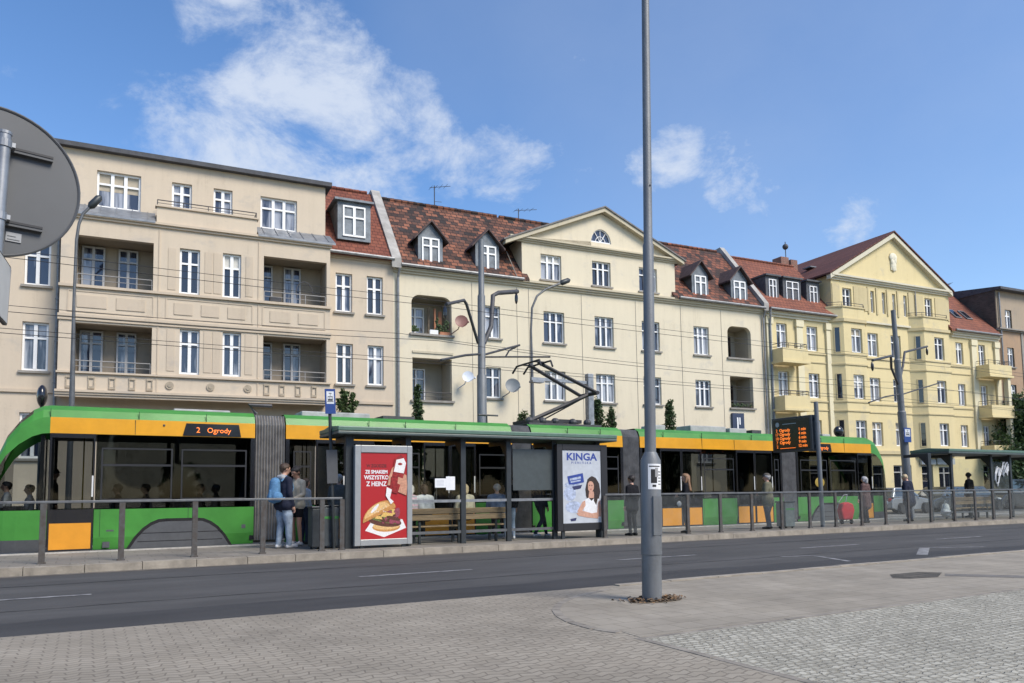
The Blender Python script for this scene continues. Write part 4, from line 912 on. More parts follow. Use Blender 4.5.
# destination boards
for (a, b_, side) in ((2.05,3.45,0),(25.05,26.4,1)):
    mb = MB(); mb.prism([(a,2.955),(b_,2.955),(b_-.06,3.27),(a+.08,3.27)], yN-.012, yN+.012, 'y'); db = tp(mb, 'destination_board', m_tblack)
    text('display_text', '2', .20, m_led, db, (a+.36-TX, -.016, 3.10), ext=.001); text('display_text', 'Ogrody', .185, m_led, db, (a+.86-TX, -.016, 3.10), ext=.001)
# roof gear
mb = MB()
for x0, x1, z in ((5.2,7.2,3.80),(17.9,18.4,3.84),(19.6,21.4,3.88),(21.6,22.5,3.84),(26.9,27.4,3.76),(1.9,3.3,3.72)): mb.box(x0, yN+.8, 3.622, x1, yF-.8, z)
tpk(mb, 'roof_unit', m_tlg, bevel=.03)
mb = MB(); mb.box(7.6, yN+.8, 3.622, 8.6, yF-.8, 3.76); mb.box(22.8, yN+.8, 3.622, 23.3, yF-.8, 3.80); mb.box(12.5, yN+.6, 3.622, 15.4, yF-.6, 3.72); tpk(mb, 'roof_box', m_iron); mb = MB()
mb.tube([(3.9,yN+.4,3.62),(3.7,yN+.4,3.85),(4.3,yN+.4,3.85)], .05, 6); mb.tube([(11.0,yN+.7,3.62),(11.0,yN+.7,3.88),(10.7,yN+.7,3.9),(11.4,yN+.7,3.9)], .03, 6)
tpk(mb, 'roof_conduit', m_iron); mb = MB()
for x in (12.6, 13.1, 13.6, 14.3, 14.9): mb.ball((x, yN+.75, 3.80), (.14,.14,.12), 10, 6)
tpk(mb, 'insulator', m_iron)
mb = MB()
py = TY+1.2; base_, knee, head = (12.95, 3.86), (15.3, 4.85), (13.05, 5.78)
for s_ in (-.55, .55): mb.tube([(knee[0]+.0,py+s_*.9,knee[1]),(head[0]+(.0 if s_ < 0 else .0),py+s_*.55,head[1])], .062, 6)
mb.tube([(base_[0],py,base_[1]),(knee[0],py,knee[1])], .075, 6); mb.tube([(base_[0]+.35,py+.15,base_[1]-.05),(knee[0]-.2,py+.15,knee[1]-.15)], .025, 5); mb.tube([(knee[0],py-.55,knee[1]),(knee[0],py+.55,knee[1])], .07, 8)
for dx in (-.22, .22): mb.tube([(head[0]+dx-.06,py-.95,head[1]-.22),(head[0]+dx,py-.75,head[1]),(head[0]+dx,py+.75,head[1]),(head[0]+dx-.06,py+.95,head[1]-.22)], .035, 6)
mb.tube([(head[0]-.22,py-.4,head[1]),(head[0]+.22,py-.4,head[1])], .03, 6); mb.tube([(head[0]-.22,py+.4,head[1]),(head[0]+.22,py+.4,head[1])], .03, 6)
mb.box(12.5,py-.5,3.73,13.9,py+.5,3.82); mb.box(13.9,py-.12,3.8,14.9,py+.12,3.92)
tp(mb, 'pantograph', mat('pantograph_black', (.03,.03,.033), .6, .2))
# interior: seats, poles
st_mb = MB(); pm = MB()
for i, (x0, x1) in enumerate(SEC):
    x = x0+.7
    while x < x1-.5:
        if not any(d[0]-.3 < x < d[1]+.3 for d in DOOR[i]):
            for y in (yN+.45, yF-.45): st_mb.box(x-.22,y-.22,.75,x+.22,y+.22,.85); st_mb.box(x-.24,y-.22,.85,x-.18,y+.22,1.42)
        else: pm.tube([(x,yN+.6,.4),(x,yN+.6,2.9)], .018, 6); pm.tube([(x+.2,yF-.5,.4),(x+.2,yF-.5,2.9)], .018, 6)
        x += .85
tpk(st_mb, 'seat', m_seat, k=2); tpk(pm, 'grab_pole', m_pole)
mb = MB(); mb.box(-.98,yN+.1,.4,-.9,yN+.75,2.9); mb.box(-.98,yF-.9,.4,-.9,yF-.1,2.9); mb.box(.6,yN+.5,2.3,.62,yN+.9,2.6); mb.box(-1.7,yN+.6,.4,-1.3,yF-.6,1.25); tp(mb, 'cab_bulkhead', m_tblack)
mb = MB(); mb.ball((25.6, yN-.012, 1.72), (.28,.012,.20), 14, 8); mb.ball((25.6, yN-.02, 1.72), (.18,.012,.05), 12, 6) ; tp(mb, 'window_sticker', mat('sticker_yellow', (.34,.24,.04), .6))
# ------------------------------------------------------------------ street furniture
m_steel = mat('grey_painted_steel', (.115,.12,.125), .5, .25, var=.18, scale=5, bump=.1)
m_pst = mat('lamp_post_grey', (.155,.165,.175), .55, .2, var=.18, scale=4, bump=.15, bscale=40, stretch=(1,1,.3))
m_galv = mat('galvanised_steel', (.30,.31,.32), .45, .6, var=.2, scale=6)
m_rust = mat('rusty_steel', (.075,.077,.076), .7, .2, var=.3, scale=9, dark=(.06,.045,.035))
m_anth = mat('anthracite_steel', (.04,.046,.05), .45, .3, var=.15)
m_paper = mat('paper_white', (.74,.75,.76), .8, var=.05)
m_ink = mat('print_black', (.02,.02,.022), .8)
m_blue = mat('sign_blue', (.012,.045,.20), .4)
m_wood = mat('bench_wood', (.30,.20,.11), .7, var=.3, scale=6, stretch=(.4,3,3))
m_pane = clear_mat('clear_pane', (.95,.97,.96), .02, 0.0)
m_pane2 = clear_mat('railing_pane', (.90,.92,.92), .03, .045, (.5,.53,.54))

# tall lamp post in front
x, y = on_z(652, 601, Z1); LP = thing('lamp_post', 'tall grey street lamp post on the near pavement with a pasted notice', 'lamp post', (x, y, Z1), rot=(0, R_(1.05), 0))
mb = MB(); mb.tube([(0,0,-.1),(0,0,.62),(0,0,.625),(0,0,1.82),(0,0,1.93)], [.128,.128,.134,.132,.078], 24); mb.tube([(0,0,.60),(0,0,.635)], .137, 24); mb.box(-.07,-.136,.85,.07,-.10,1.35)
mb.build('base_sleeve', m_pst, LP.parent or LP, smooth=True, angle=30)
mb = MB(); mb.tube([(0,0,1.9),(0,0,4.72),(0,0,4.76),(0,0,9.2)], [.074,.072,.060,.050], 20); mb.disc((.0,-.0735,5.55), .012, 8, 'y', .02); mb.build('shaft', m_pst, LP, smooth=True, angle=30)
mb = MB(); mb.tube([(0,0,9.2),(0,.1,9.4),(0,.9,9.55)], .04, 10); mb.box(-.14,.8,9.47,.14,1.5,9.62); mb.build('lamp_head', m_anth, LP, bevel=.02)
mb = MB(); n = 10; r = .1345; a0, a1 = -112, -33
def cyl(mb, a0, a1, z0, z1, r, mi, n=8):
    p = [(r*math.cos(R_(a0+(a1-a0)*k/n)), r*math.sin(R_(a0+(a1-a0)*k/n))) for k in range(n+1)]
    for k in range(n): mb.quad((*p[k],z0),(*p[k+1],z0),(*p[k+1],z1),(*p[k],z1),mi)
cyl(mb, -144, -54, 1.44, 1.77, .1347, 0); cyl(mb, -128, -92, 1.52, 1.70, .1353, 1); cyl(mb, -120, -98, 1.47, 1.50, .1353, 1); cyl(mb, -138, -70, 1.73, 1.745, .1353, 1); cyl(mb, -104, -84, 1.60, 1.72, .1359, 2, 4)
for k in range(5): cyl(mb, -84, -62, 1.50+.04*k, 1.512+.04*k, .1353, 1, 4)
nb = mb.build('pasted_notice', [m_paper, m_ink, mat('print_grey', (.3,.3,.3), .8)], LP)
# leaf litter round its foot
mb = MB()
for k in range(300):
    a = random.uniform(0, 6.283); r = .13+abs(random.gauss(0, .11)); px, py = x+.05+r*math.cos(a)*1.35, y+r*math.sin(a)*.75; s_ = random.uniform(.010,.03); z = Z1+.012+max(0, .05-.12*(r-.13))*random.random()
    M_ = Matrix.Translation((px,py,z)) @ Euler((random.uniform(-.6,.6), random.uniform(-.6,.6), a*3)).to_matrix().to_4x4()
    mb.add([M_ @ Vector(v) for v in ((-s_,-s_*.5,0),(s_,-s_*.5,0),(s_,s_*.5,.004),(-s_,s_*.5,.004))], [(0,1,2,3)], k % 2)
o = mb.build('leaf_litter', [m_soil, mat('dry_leaves', (.20,.12,.06), .9, var=.4, scale=20)]); o['kind'] = 'stuff'; tag(o, 'dry brown leaf litter round the foot of the tall lamp post', 'litter')
mb = MB(); mb.disc((x+.05,y,Z1+.0055), .33, 26, 'z', .003); o = mb.build('soil_patch', m_soil); o.scale = (1.25, .62, 1); o.location = (x*(1-1.25), y*(1-.62), 0); o['kind'] = 'structure'

# round traffic sign seen from behind, upper left
rr = ray(4, 184); t = 4.05; C_ = Vector((rr[0]*t, rr[1]*t, rr[2]*t+EYE)); view = Vector((C_.x, C_.y, 0)).normalized(); az = math.atan2(view.y, view.x)-math.pi/2
dist = (CAM_R.T @ np.array([C_.x, C_.y, C_.z-EYE]))[2]; RAD = 75/F_PX*dist
TS = thing('traffic_sign', 'large round traffic sign showing its grey back on a steel post', 'road sign', (C_.x, C_.y, Z1), rz=az+R_(6), rot=None)
TS.rotation_euler = (0, R_(-1.6), az+R_(4)); zc = C_.z-Z1; r0_ = Euler((0, R_(-1.6), az+R_(4))); r1_ = Euler((0, R_(1.4), az+R_(4)))     # the post leans
ctr = Vector((C_.x-.009*zc+.066, C_.y-.036, Z1-.004))+r0_.to_matrix() @ Vector((0, 0, zc)); TS.rotation_euler = r1_; TS.location = ctr-r1_.to_matrix() @ Vector((0, 0, zc))
m_sback = mat('sign_back_grey', (.092,.096,.10), .55, .3, var=.06, scale=2)
mb = MB(); mb.disc((0,.0,zc), RAD, 64, 'y', .004); mb.tube([(RAD*math.cos(2*math.pi*k/64), .0, zc+RAD*math.sin(2*math.pi*k/64)) for k in range(65)], .008, 6); mb.build('sign_disc', m_sback, TS, smooth=True, angle=30)
mb = MB()
for dz, x1 in ((.185,.262),(-.215,.235)):
    mb.box(-.20,-.030,zc+dz-.020,x1,-.001,zc+dz+.020,0); mb.box(-.20,-.034,zc+dz-.006,x1,-.0301,zc+dz+.006,1)
mb.pieces('rear_channel', [m_sback, m_black], TS, 2)
mb = MB(); mb.tube([(.035,-.062,-.1),(.035,-.062,zc+.235)], .031, 18); mb.build('post', m_galv, TS, smooth=True, angle=30)
mb = MB()
for dz in (.185,-.205): mb.tube([(.035,-.062,zc+dz-.02),(.035,-.062,zc+dz+.02)], .037, 16); mb.box(.065,-.075,zc+dz-.012,.085,-.03,zc+dz+.012)
mb.tube([(.035,-.062,zc+.235),(.035,-.062,zc+.25)], .034, 16); mb.pieces('clamp', m_galv, TS, 2)
mb = MB(); mb.box(.075,-.006,zc-.31,.145,-.0011,zc-.262); mb.box(.082,-.0075,zc-.302,.138,-.0061,zc-.298,1); mb.box(.082,-.0075,zc-.285,.12,-.0061,zc-.281,1); mb.build('maker_label', [mat('label_grey', (.33,.34,.35), .7), m_sback], TS)
mb = MB(); Mx = Matrix.Translation((.02,-.06,0)) @ Matrix.Rotation(R_(76), 4, 'Z'); zb = zc-.585
mb.prism([(-.16,zb-.16),(.16,zb-.16),(.175,zb-.145),(.175,zb+.145),(.16,zb+.16),(-.16,zb+.16),(-.175,zb+.145),(-.175,zb-.145)], -.058, -.040, 'y', 0)
mb.prism([(-.155,zb-.15),(.155,zb-.15),(.155,zb+.15),(-.155,zb+.15)], -.0605, -.0585, 'y', 1)
mb.v = [tuple(Mx @ Vector(v)) for v in mb.v]; mb.build('small_plate', [m_black, mat('plate_pale', (.50,.51,.50), .45, var=.05)], TS)

# railings along the platform edge
YF_ = 17.45
def px_x(px, py=520, Y=YF_): return on_y(px, py, Y)[0]
zr = 1.38
m_rail2 = mat('rail_grey', (.15,.155,.16), .5, .4, var=.2)
def railing_run(pxs, label, panes, x_first=None, x_last=None):
    xs = [px_x(p) if isinstance(p, (int, float)) else p[0] for p in pxs]
    o = thing('platform_railing', label, 'railing', (xs[0], YF_, .16)); x0 = xs[0]; H_ = zr-.16
    a = (x_first if x_first is not None else xs[0])-x0; b_ = (x_last if x_last is not None else xs[-1])-x0
    mb = MB(); mb.box(a, -.035, H_-.05, b_, .035, H_); mb.build('top_rail', m_rail2, o, bevel=.008)
    for x in xs:
        mb = MB(); mb.box(x-x0-.055,-.03,-.02,x-x0+.055,.03,H_-.051,0); mb.box(x-x0-.075,-.05,-.02,x-x0+.075,.05,.03,1); mb.build('post', [m_rust, m_rust], o, bevel=.006)
    if panes:
        for p, q in zip(xs[:-1], xs[1:]):
            mb = MB(); mb.box(p-x0+.07,-.006,.10,q-x0-.07,.006,H_-.06); mb.build('pane', m_pane2, o)
    return o
sp = px_x(122)-px_x(43)
railing_run([(px_x(43)-2*sp,), (px_x(43)-sp,), 43, 122, 195, 263, 322, 342], 'steel railing with open gaps between its posts, before the tram cab', False)
x1 = px_x(605); x2 = px_x(688); xs = [(x1,), ((x1+x2)/2,), 688, 720.6, 752, 782, 810, 836, 862, 886, 909, 931.5, 955, 976, 994, 1011]
xl = px_x(1011); st = px_x(1011)-px_x(994)
railing_run(xs+[(xl+st,), (xl+2*st,), (xl+3*st,)], 'long steel railing with glazed panels from the second poster to the far shelter', True)

# ---- bus shelters
def shelter(label, Y, pxs, roof_px, glazed, Yb=1.05, zt=2.70):
    X = [on_y(p, 500, Y)[0] for p in pxs]; x0 = X[0]
    o = thing('tram_shelter', label, 'shelter', (x0, Y, .16))
    for i, x in enumerate(X):
        mb = MB(); w = .07 if i else .10; mb.box(x-x0-w,-.04,0,x-x0+w,.05,zt); mb.build('post', m_anth, o, bevel=.008)
        mb = MB(); mb.box(x-x0-.035,.06,zt-.14,x-x0+.035,Yb,zt-.02); mb.prism([(.06,zt-.14),(.06,zt-.5),(.40,zt-.14)], x-x0-.03, x-x0+.03, 'x'); mb.build('roof_beam', m_anth, o)
    ra, rb = on_y(roof_px[0], 434, Y-.35)[0]-x0, on_y(roof_px[1], 434, Y-.35)[0]-x0
    mb = MB(); mb.box(ra, -.35, zt-.0, rb, Yb+.25, zt+.08, 1); mb.box(ra-.0, -.36, zt+.081, rb, Yb+.26, zt+.19, 0); mb.prism([(-.30,zt+.191),(.5,zt+.25),(Yb-.4,zt+.25),(Yb+.2,zt+.191)], ra+.05, rb-.05, 'x', 0)
    mb.build('roof', [mat('shelter_green', (.095,.165,.125), .45, .1, var=.12), mat('shelter_fascia', (.085,.105,.10), .45, .2, var=.12)], o, bevel=.02)
    for i in glazed:
        a, b_ = X[i]-x0+.08, X[i+1]-x0-.08
        mb = MB(); mb.box(a, .0, .38, b_, .012, zt-.20); mb.build('glass_panel', m_pane, o)
        for z in (1.09, .30):
            mb = MB(); mb.box(a-.01,-.03,z-.035,b_+.01,.03,z+.035); mb.build('cross_rail', m_galv if z > 1 else m_steel, o)
    return o, X, x0
SH, SX, sx0 = shelter('near tram shelter with green roof edge, two poster boxes and a bench', 17.8, (349,408,463,508.5,554.5,598), (338,617), (1,2,3))
def pan(px, py, Y): x, z = on_y(px, py, Y); return x-sx0, z-.16
# dark back panel in the shelter
a = pan(511.5, 449, 17.8); c = pan(553, 490, 17.8); mb = MB(); mb.box(a[0]+.02,-.03,c[1],c[0]-.02,-.012,a[1]+.0); mb.build('grey_panel', mat('panel_slate', (.055,.068,.07), .5, var=.1), SH)
mb = MB()
for (u0, v0, u1, v1) in ((435,478.5,446.5,487.5),(446,476.5,455,490)):
    a = pan(u0, v0, 17.79); c = pan(u1, v1, 17.79); mb.box(a[0],-.012-.004*(u0 > 440),c[1],c[0],-.003-.004*(u0 > 440),a[1],0)
for k in range(5):
    a = pan(436.5, 480+k*1.4, 17.79); c = pan(444, 480.4+k*1.4, 17.79); mb.box(a[0],-.0135,c[1],c[0],-.0125,a[1],1)
mb.build('paper_notice', [m_paper, mat('faint_print', (.45,.47,.52), .8)], SH)
def ad_box(name, label, p0, p1, i0, i1, fm, facecol, Y=17.74):
    x, z = on_y(p0[0], p1[1], Y); x_, z_ = on_y(p1[0], p0[1], Y); xi, zi = on_y(i0[0], i1[1], Y); xj, zj = on_y(i1[0], i0[1], Y)
    o = thing(name, label, 'advert', (x, Y, z)); W_, H_ = x_-x, z_-z
    mb = MB(); a, b_, c, d = xi-x, xj-x, zi-z, zj-z
    mb.box(0,-.16,0,a,-.02,H_); mb.box(b_,-.16,0,W_,-.02,H_); mb.box(a,-.16,d,b_,-.02,H_); mb.box(a,-.16,0,b_,-.02,c); mb.box(a,-.13,c,b_,-.05,d); mb.build('frame', fm, o, bevel=.01)
    mb = MB(); mb.box(a+.003,-.136,c+.003,b_-.003,-.1305,d-.003); pf = mb.build('poster', facecol, o)
    for sx_ in (.15, W_-.25):
        mb = MB(); mb.box(sx_,-.12,-z+.16,sx_+.1,-.06,-.002); mb.build('foot', m_anth, o)
    return o, pf, a, c, b_-a, d-c
def art(pf, name, polys, mats, a, c, w, h, y0=-.137):
    """flat printed shapes on a poster, in 0..1 poster coordinates"""
    mb = MB()
    for k, (mi, pts) in enumerate(polys): mb.prism([(a+p[0]*w, c+p[1]*h) for p in pts], y0-.0004*(k+1), y0-.0004*k-.0001, 'y', mi)
    return mb.build(name, mats, pf)
def ell(cx, cy, rx, ry, n=18, a0=0, a1=360, rot=0):
    o = []
    for k in range(n+1 if a1-a0 < 360 else n):
        t = R_(a0+(a1-a0)*k/n); u, v = rx*math.cos(t), ry*math.sin(t); cr, sr = math.cos(R_(rot)), math.sin(R_(rot)); o.append((cx+u*cr-v*sr, cy+u*sr+v*cr))
    return o
m_red = mat('poster_red', (.40,.018,.022), .35, var=.05, scale=2)
AD, pf, a, c, w, h = ad_box('poster_box', 'red burger advert in a light grey poster box under the near shelter', (352.5,446.5), (410,546), (358.5,453.5), (405,539.5), mat('alu_frame', (.36,.37,.37), .4, .4), m_red)
cm = [mat('pr_bun', (.55,.26,.07), .6, var=.25, scale=30), mat('pr_bun_light', (.72,.45,.18), .6, var=.2, scale=30), mat('pr_meat', (.11,.035,.02), .7, var=.5, scale=60), mat('pr_onion', (.30,.06,.09), .6, var=.5, scale=50), mat('pr_cheese', (.72,.47,.13), .6, var=.3, scale=40), mat('pr_white', (.76,.74,.72), .6, var=.1, scale=30), mat('pr_skin', (.55,.27,.17), .6, var=.2, scale=20), mat('pr_bottle', (.30,.02,.02), .4, var=.4, scale=20), mat('pr_lettuce', (.16,.20,.05), .7, var=.5, scale=50)]
rnd = random.Random(3)
P_ = [(5,[(.10,.10),(.50,.02),(.98,.12),(.90,.22),(.30,.26)]),(0,ell(.55,.135,.30,.055)),(1,ell(.55,.15,.29,.045)),(2,ell(.52,.20,.36,.06,rot=-4)),(8,ell(.45,.225,.34,.03,rot=-8))]
P_ += [(rnd.choice((3,2,3,4,8)), ell(.30+.5*rnd.random(), .20+.13*rnd.random(), .05+.05*rnd.random(), .02+.02*rnd.random(), 10, rot=rnd.uniform(-40,40))) for k in range(26)]
P_ += [(4,[(.42,.26),(.66,.24),(.70,.29),(.50,.31)]),(4,[(.30,.235),(.46,.225),(.44,.26),(.33,.27)]),(2,ell(.70,.235,.16,.022,12,0,360,-8)),(0,ell(.40,.275,.36,.150,22,0,180,14)),(1,ell(.36,.290,.28,.118,20,10,172,15)),(5,ell(.30,.352,.10,.022,12,0,360,30))]
P_ += [(5,ell(.16+.40*rnd.random(), .30+.085*rnd.random(), .012, .004, 6, rot=rnd.uniform(0,90))) for k in range(16)]
P_ += [(6,[(.72,.56),(.98,.50),(1.0,.62),(.98,.74),(.85,.77),(.70,.72)]),(7,[(.60,.55),(.78,.52),(.96,.80),(.95,.93),(.86,.98),(.72,.93)]),(5,[(.70,.78),(.92,.76),(.97,.88),(.92,.94),(.76,.92)]),(7,ell(.84,.87,.05,.015)),(5,[(.55,.60),(.66,.57),(.62,.47),(.70,.43),(.64,.40),(.53,.50)]),(6,[(.58,.70),(.66,.82),(.70,.84),(.66,.72)]),(6,[(.56,.62),(.60,.72),(.64,.72),(.62,.62)]),(6,[(.78,.64),(.99,.60),(.99,.68),(.80,.72)]),(7,[(.62,.62),(.74,.58),(.76,.62),(.64,.66)])]
art(pf, 'print', P_, cm, a, c, w, h)
for tx, ty, sz, mm_ in (('W ZGODZIE',.845,.070,mat('pr_dark', (.10,.01,.012), .6)),('ZE SMAKIEM',.775,.080,m_paper),('WSZYSTKO',.71,.092,m_paper),('Z HEINZ',.635,.104,m_paper)):
    text('lettering', tx, sz*w*1.25, mm_, pf, (a+w*.335, -.1375, c+h*ty), ext=.0004, sx=.86, bold=.004)
text('lettering', 'MAKE IT', .03, m_paper, pf, (a+w*.36, -.1375, c+h*.585), ext=.0004) if False else None
AD2, pf, a, c, w, h = ad_box('poster_box', 'white water advert with blue lettering and a woman, in a black poster box', (555,445.5), (603.5,531), (560.5,451), (597.5,523.5), m_black, mat('poster_pale', (.50,.53,.57), .35, var=.12, scale=2.2))
cm = [mat('pr_skin2', (.56,.31,.22), .6, var=.15, scale=15), mat('pr_hair', (.035,.02,.016), .6, var=.4, scale=30), mat('pr_shirt', (.74,.74,.75), .6, var=.08, scale=20), mat('pr_blue', (.03,.06,.28), .5, var=.2, scale=20), mat('pr_paleblue', (.42,.48,.62), .5, var=.3, scale=12), mat('pr_lip', (.40,.12,.11), .6), mat('pr_navy', (.03,.035,.10), .5)]
P_ = [(4,ell(.18,.40,.16,.10)),(4,ell(.28,.22,.22,.08)),(4,ell(.25,.52,.2,.05)),(1,[(.62,.56),(.58,.46),(.60,.36),(.70,.30),(.92,.30),(.98,.42),(.95,.54),(.86,.62),(.76,.645),(.68,.62)]),(0,[(.68,.43),(.80,.43),(.82,.34),(.66,.34)]),(2,[(.52,.30),(.66,.345),(.74,.30),(.82,.345),(.97,.32),(.97,.06),(.55,.10)]),(0,ell(.725,.50,.085,.075)),(1,[(.63,.57),(.72,.575),(.80,.56),(.82,.60),(.72,.63),(.64,.60)]),(1,[(.80,.57),(.88,.55),(.93,.38),(.86,.24),(.80,.30),(.815,.45)]),(1,[(.60,.50),(.65,.55),(.655,.40),(.62,.33),(.59,.38)]),
      (5,ell(.725,.462,.028,.008)),(1,ell(.695,.515,.016,.006)),(1,ell(.755,.515,.016,.006)),(0,[(.36,.16),(.50,.29),(.57,.31),(.58,.24),(.46,.14)]),(0,[(.34,.135),(.48,.17),(.80,.12),(.93,.10),(.90,.055),(.60,.075),(.40,.10)]),(0,[(.97,.31),(.99,.18),(.98,.08),(.70,.085),(.62,.12),(.88,.14),(.91,.28)]),
      (3,[(.12,.64),(.52,.685),(.55,.56),(.30,.53),(.16,.53)]),(4,[(.18,.61),(.46,.64),(.47,.61),(.19,.58)]),(4,[(.20,.57),(.46,.595),(.46,.575),(.21,.55)]),(6,[(.24,.50),(.50,.525),(.46,.475),(.28,.455)]),(6,[(.18,.06),(.34,.075),(.32,.035),(.20,.03)])]
art(pf, 'print', P_, cm, a, c, w, h)
text('lettering', 'KINGA', .28, mat('pr_blue', (.03,.06,.28)), pf, (a+w*.50, -.1375, c+h*.905), ext=.0004, bold=.009, sx=1.18); text('lettering', 'P I E N I Ń S K A', .095, mat('pr_blue', (.03,.06,.28)), pf, (a+w*.49, -.1375, c+h*.825), ext=.0004, bold=.001)
def bench(label, x, Y, L, z=.16):
    o = thing('bench', label, 'bench', (x, Y, z))
    for k in range(2): mb = MB(); mb.box(0,-.03,.60+.16*k,L,.01,.74+.16*k); mb.build('back_plank', m_wood, o, bevel=.008)
    for k in range(3): mb = MB(); mb.box(0,.05+.14*k,.42,L,.17+.14*k,.46); mb.build('seat_plank', m_wood, o, bevel=.008)
    for q in (.25, L/2, L-.25): mb = MB(); mb.box(q-.03,.03,0,q+.03,.09,.88); mb.box(q-.03,.091,.36,q+.03,.45,.415); mb.box(q-.03,.40,0,q+.03,.45,.359); mb.build('leg', m_anth, o)
    return o
xb0, xb1 = on_y(411, 515, 18.1)[0], on_y(505, 515, 18.1)[0]
bench('slatted wooden bench inside the near shelter, seen from behind', xb0, 18.1, xb1-xb0)
# far shelter
SH2, SX2, sx2 = shelter('far tram shelter with green roof, one glass panel scrawled with graffiti', 18.3, (931,953,993,1012,1040), (948,1090), (0,1,2,3), zt=2.66)
m_graf = mat('graffiti_white', (.62,.63,.64), .7); mb = MB(); rnd = random.Random(11); xa, xb = SX2[2]-sx2+.1, SX2[3]-sx2-.1
for k in range(9):
    cx_, cz_ = rnd.uniform(xa+.2, xb-.2), rnd.uniform(1.35, 2.25); p = [(cx_+.22*math.cos(t*1.0+k)*rnd.uniform(.5,1.2), -.02, cz_+.28*math.sin(t*1.7+k)*rnd.uniform(.5,1.1)) for t in range(7)]; p = [(min(xb, max(xa, q[0])), q[1], min(2.36, max(1.22, q[2]))) for q in p]; mb.tube(p, .022, 4)
mb.build('graffiti', m_graf, SH2)
mb = MB(); mb.box(xa,.02,1.2,xb,.03,2.38); mb.build('frosted_panel', clear_mat('frosted', (.45,.48,.5), .1, .2, (.25,.27,.28)), SH2)
xb0, xb1 = on_y(953, 515, 18.6)[0], on_y(992, 515, 18.6)[0]
bench('slatted wooden bench inside the far shelter', xb0, 18.6, xb1-xb0)

# bins
def bin_(label, px, py, wpx, H_, stripe, m1):
    x, y = on_z(px, py, .16); o = thing('litter_bin', label, 'litter bin', (x, y, .16)); w = wpx/2
    mb = MB(); mb.box(-w,-.2,.05,w,.2,H_); mb.build('bin_body', m1, o, bevel=.02)
    mb = MB(); mb.box(-w-.02,-.22,H_+.002,w+.02,.22,H_+.05); mb.build('lid', m_anth, o, bevel=.015)
    mb = MB(); mb.box(-w*.9,-.207,H_*.72,w*.9,-.2005,H_*.78); mb.build('stripe', stripe, o)
    mb = MB()
    for a_ in (-w+.05, w-.09): mb.box(a_,-.15,0,a_+.04,-.11,.049); mb.box(a_,.11,0,a_+.04,.15,.049)
    mb.pieces('foot', m_anth, o); return o
m_bin = mat('bin_steel', (.10,.115,.125), .45, .35, var=.15)
bin_('grey steel litter bin with a green band beside the red advert', 329, 548, .38, .98, mat('green_band', (.05,.25,.05), .5), m_bin)
bin_('narrow dark steel cabinet between the couple and the green-banded bin', 316, 549, .30, .96, m_anth, m_anth)
bin_('grey bin behind the railing beside the man in the cap', 786, 528, .45, .85, mat('green_band', (.05,.25,.05), .5), mat('bin_greenish', (.13,.15,.15), .5, var=.2))
# stop signs
def stop_plate(o, y, z, w, h):
    mb = MB(); mb.box(-w/2,y-.012,z-h/2,w/2,y+.012,z+h/2,0); mb.box(-w*.36,y-.0135,z-h*.10,w*.36,y-.0125,z+h*.40,1)
    mb.box(-w*.24,y-.0150,z+.02*h,w*.24,y-.0140,z+.20*h,2); mb.box(-w*.30,y-.0150,z-.03*h,w*.30,y-.0140,z-.0*h,2); mb.box(-w*.02,y-.0150,z+.21*h,w*.02,y-.0140,z+.31*h,2); mb.box(-w*.14,y-.0150,z+.31*h,w*.14,y-.0140,z+.335*h,2)
    for k in range(3): mb.box(-w*.2+k*w*.145,y-.0156,z+.09*h,-w*.2+k*w*.145+w*.105,y-.0151,z+.17*h,1)
    return mb.build('sign_plate', [m_blue, mat('sign_white', (.62,.64,.66), .4), m_ink], o)
x = on_y(334, 540, 18.0)[0]; xt, zt = on_y(329.5, 401.5, 18.0); SS = thing('stop_sign', 'blue and white tram stop sign on a dark post rising above the near shelter roof', 'stop sign', (x, 18.0, .16), rot=(0, -math.atan((x-xt)/(zt-.16)), 0))
mb = MB(); mb.tube([(0,0,0),(0,0,zt+.1)], .04, 10); mb.build('post', m_anth, SS, smooth=True); stop_plate(SS, -.06, zt-.16, .25, .60)
mb = MB(); mb.disc((0,-.09,1.93),.0,8,'y',.01) if False else mb.box(-.13,-.07,1.55,.13,-.045,2.35); mb.build('timetable_frame', m_tgrey, SS)
# LED departure board, facing along the platform
xL, yL = on_z(823, 527, .16); LB_ = thing('departure_board', 'hanging electronic departure board with orange letters on a grey pole', 'departure board', (xL, yL, .16), rot=(0, R_(-1.2), 0))
z0, z1 = 2.62, 3.86
mb = MB(); mb.tube([(0,0,0),(0,0,4.3)], .075, 14); mb.build('pole', m_pst, LB_, smooth=True, angle=30)
mb = MB(); mb.box(-.16,.10,z0,.14,1.85,z1); mb.build('housing', mat('board_housing', (.045,.055,.065), .45, .2, var=.1), LB_, bevel=.02)
mb = MB(); mb.box(-.168,.20,z0+.08,-.1605,1.76,z1-.08); sc = mb.build('screen', mat('screen_dark', (.018,.03,.026), .25), LB_)
mb = MB(); rnd = random.Random(5)
rowsT = [('2','Ogrody','1'),('17','Ogrody','4'),('18','Ogrody','6'),('7','Ogrody','9'),('2','Ogrody','12')]
for k, (n_, t_, mn) in enumerate(rowsT):
    z = z1-.46-k*.145
    text('led_line', n_, .15, m_led, sc, (-.170, 1.62, z), rot=(R_(90),0,R_(-90)), ext=.001); text('led_line', t_ if k < 4 else '_________', .15, m_led, sc, (-.170, 1.50, z), rot=(R_(90),0,R_(-90)), align='LEFT', ext=.001, bold=.004)
    text('led_line', mn+' min', .14, m_led, sc, (-.170, .50, z), rot=(R_(90),0,R_(-90)), ext=.001, bold=.004)
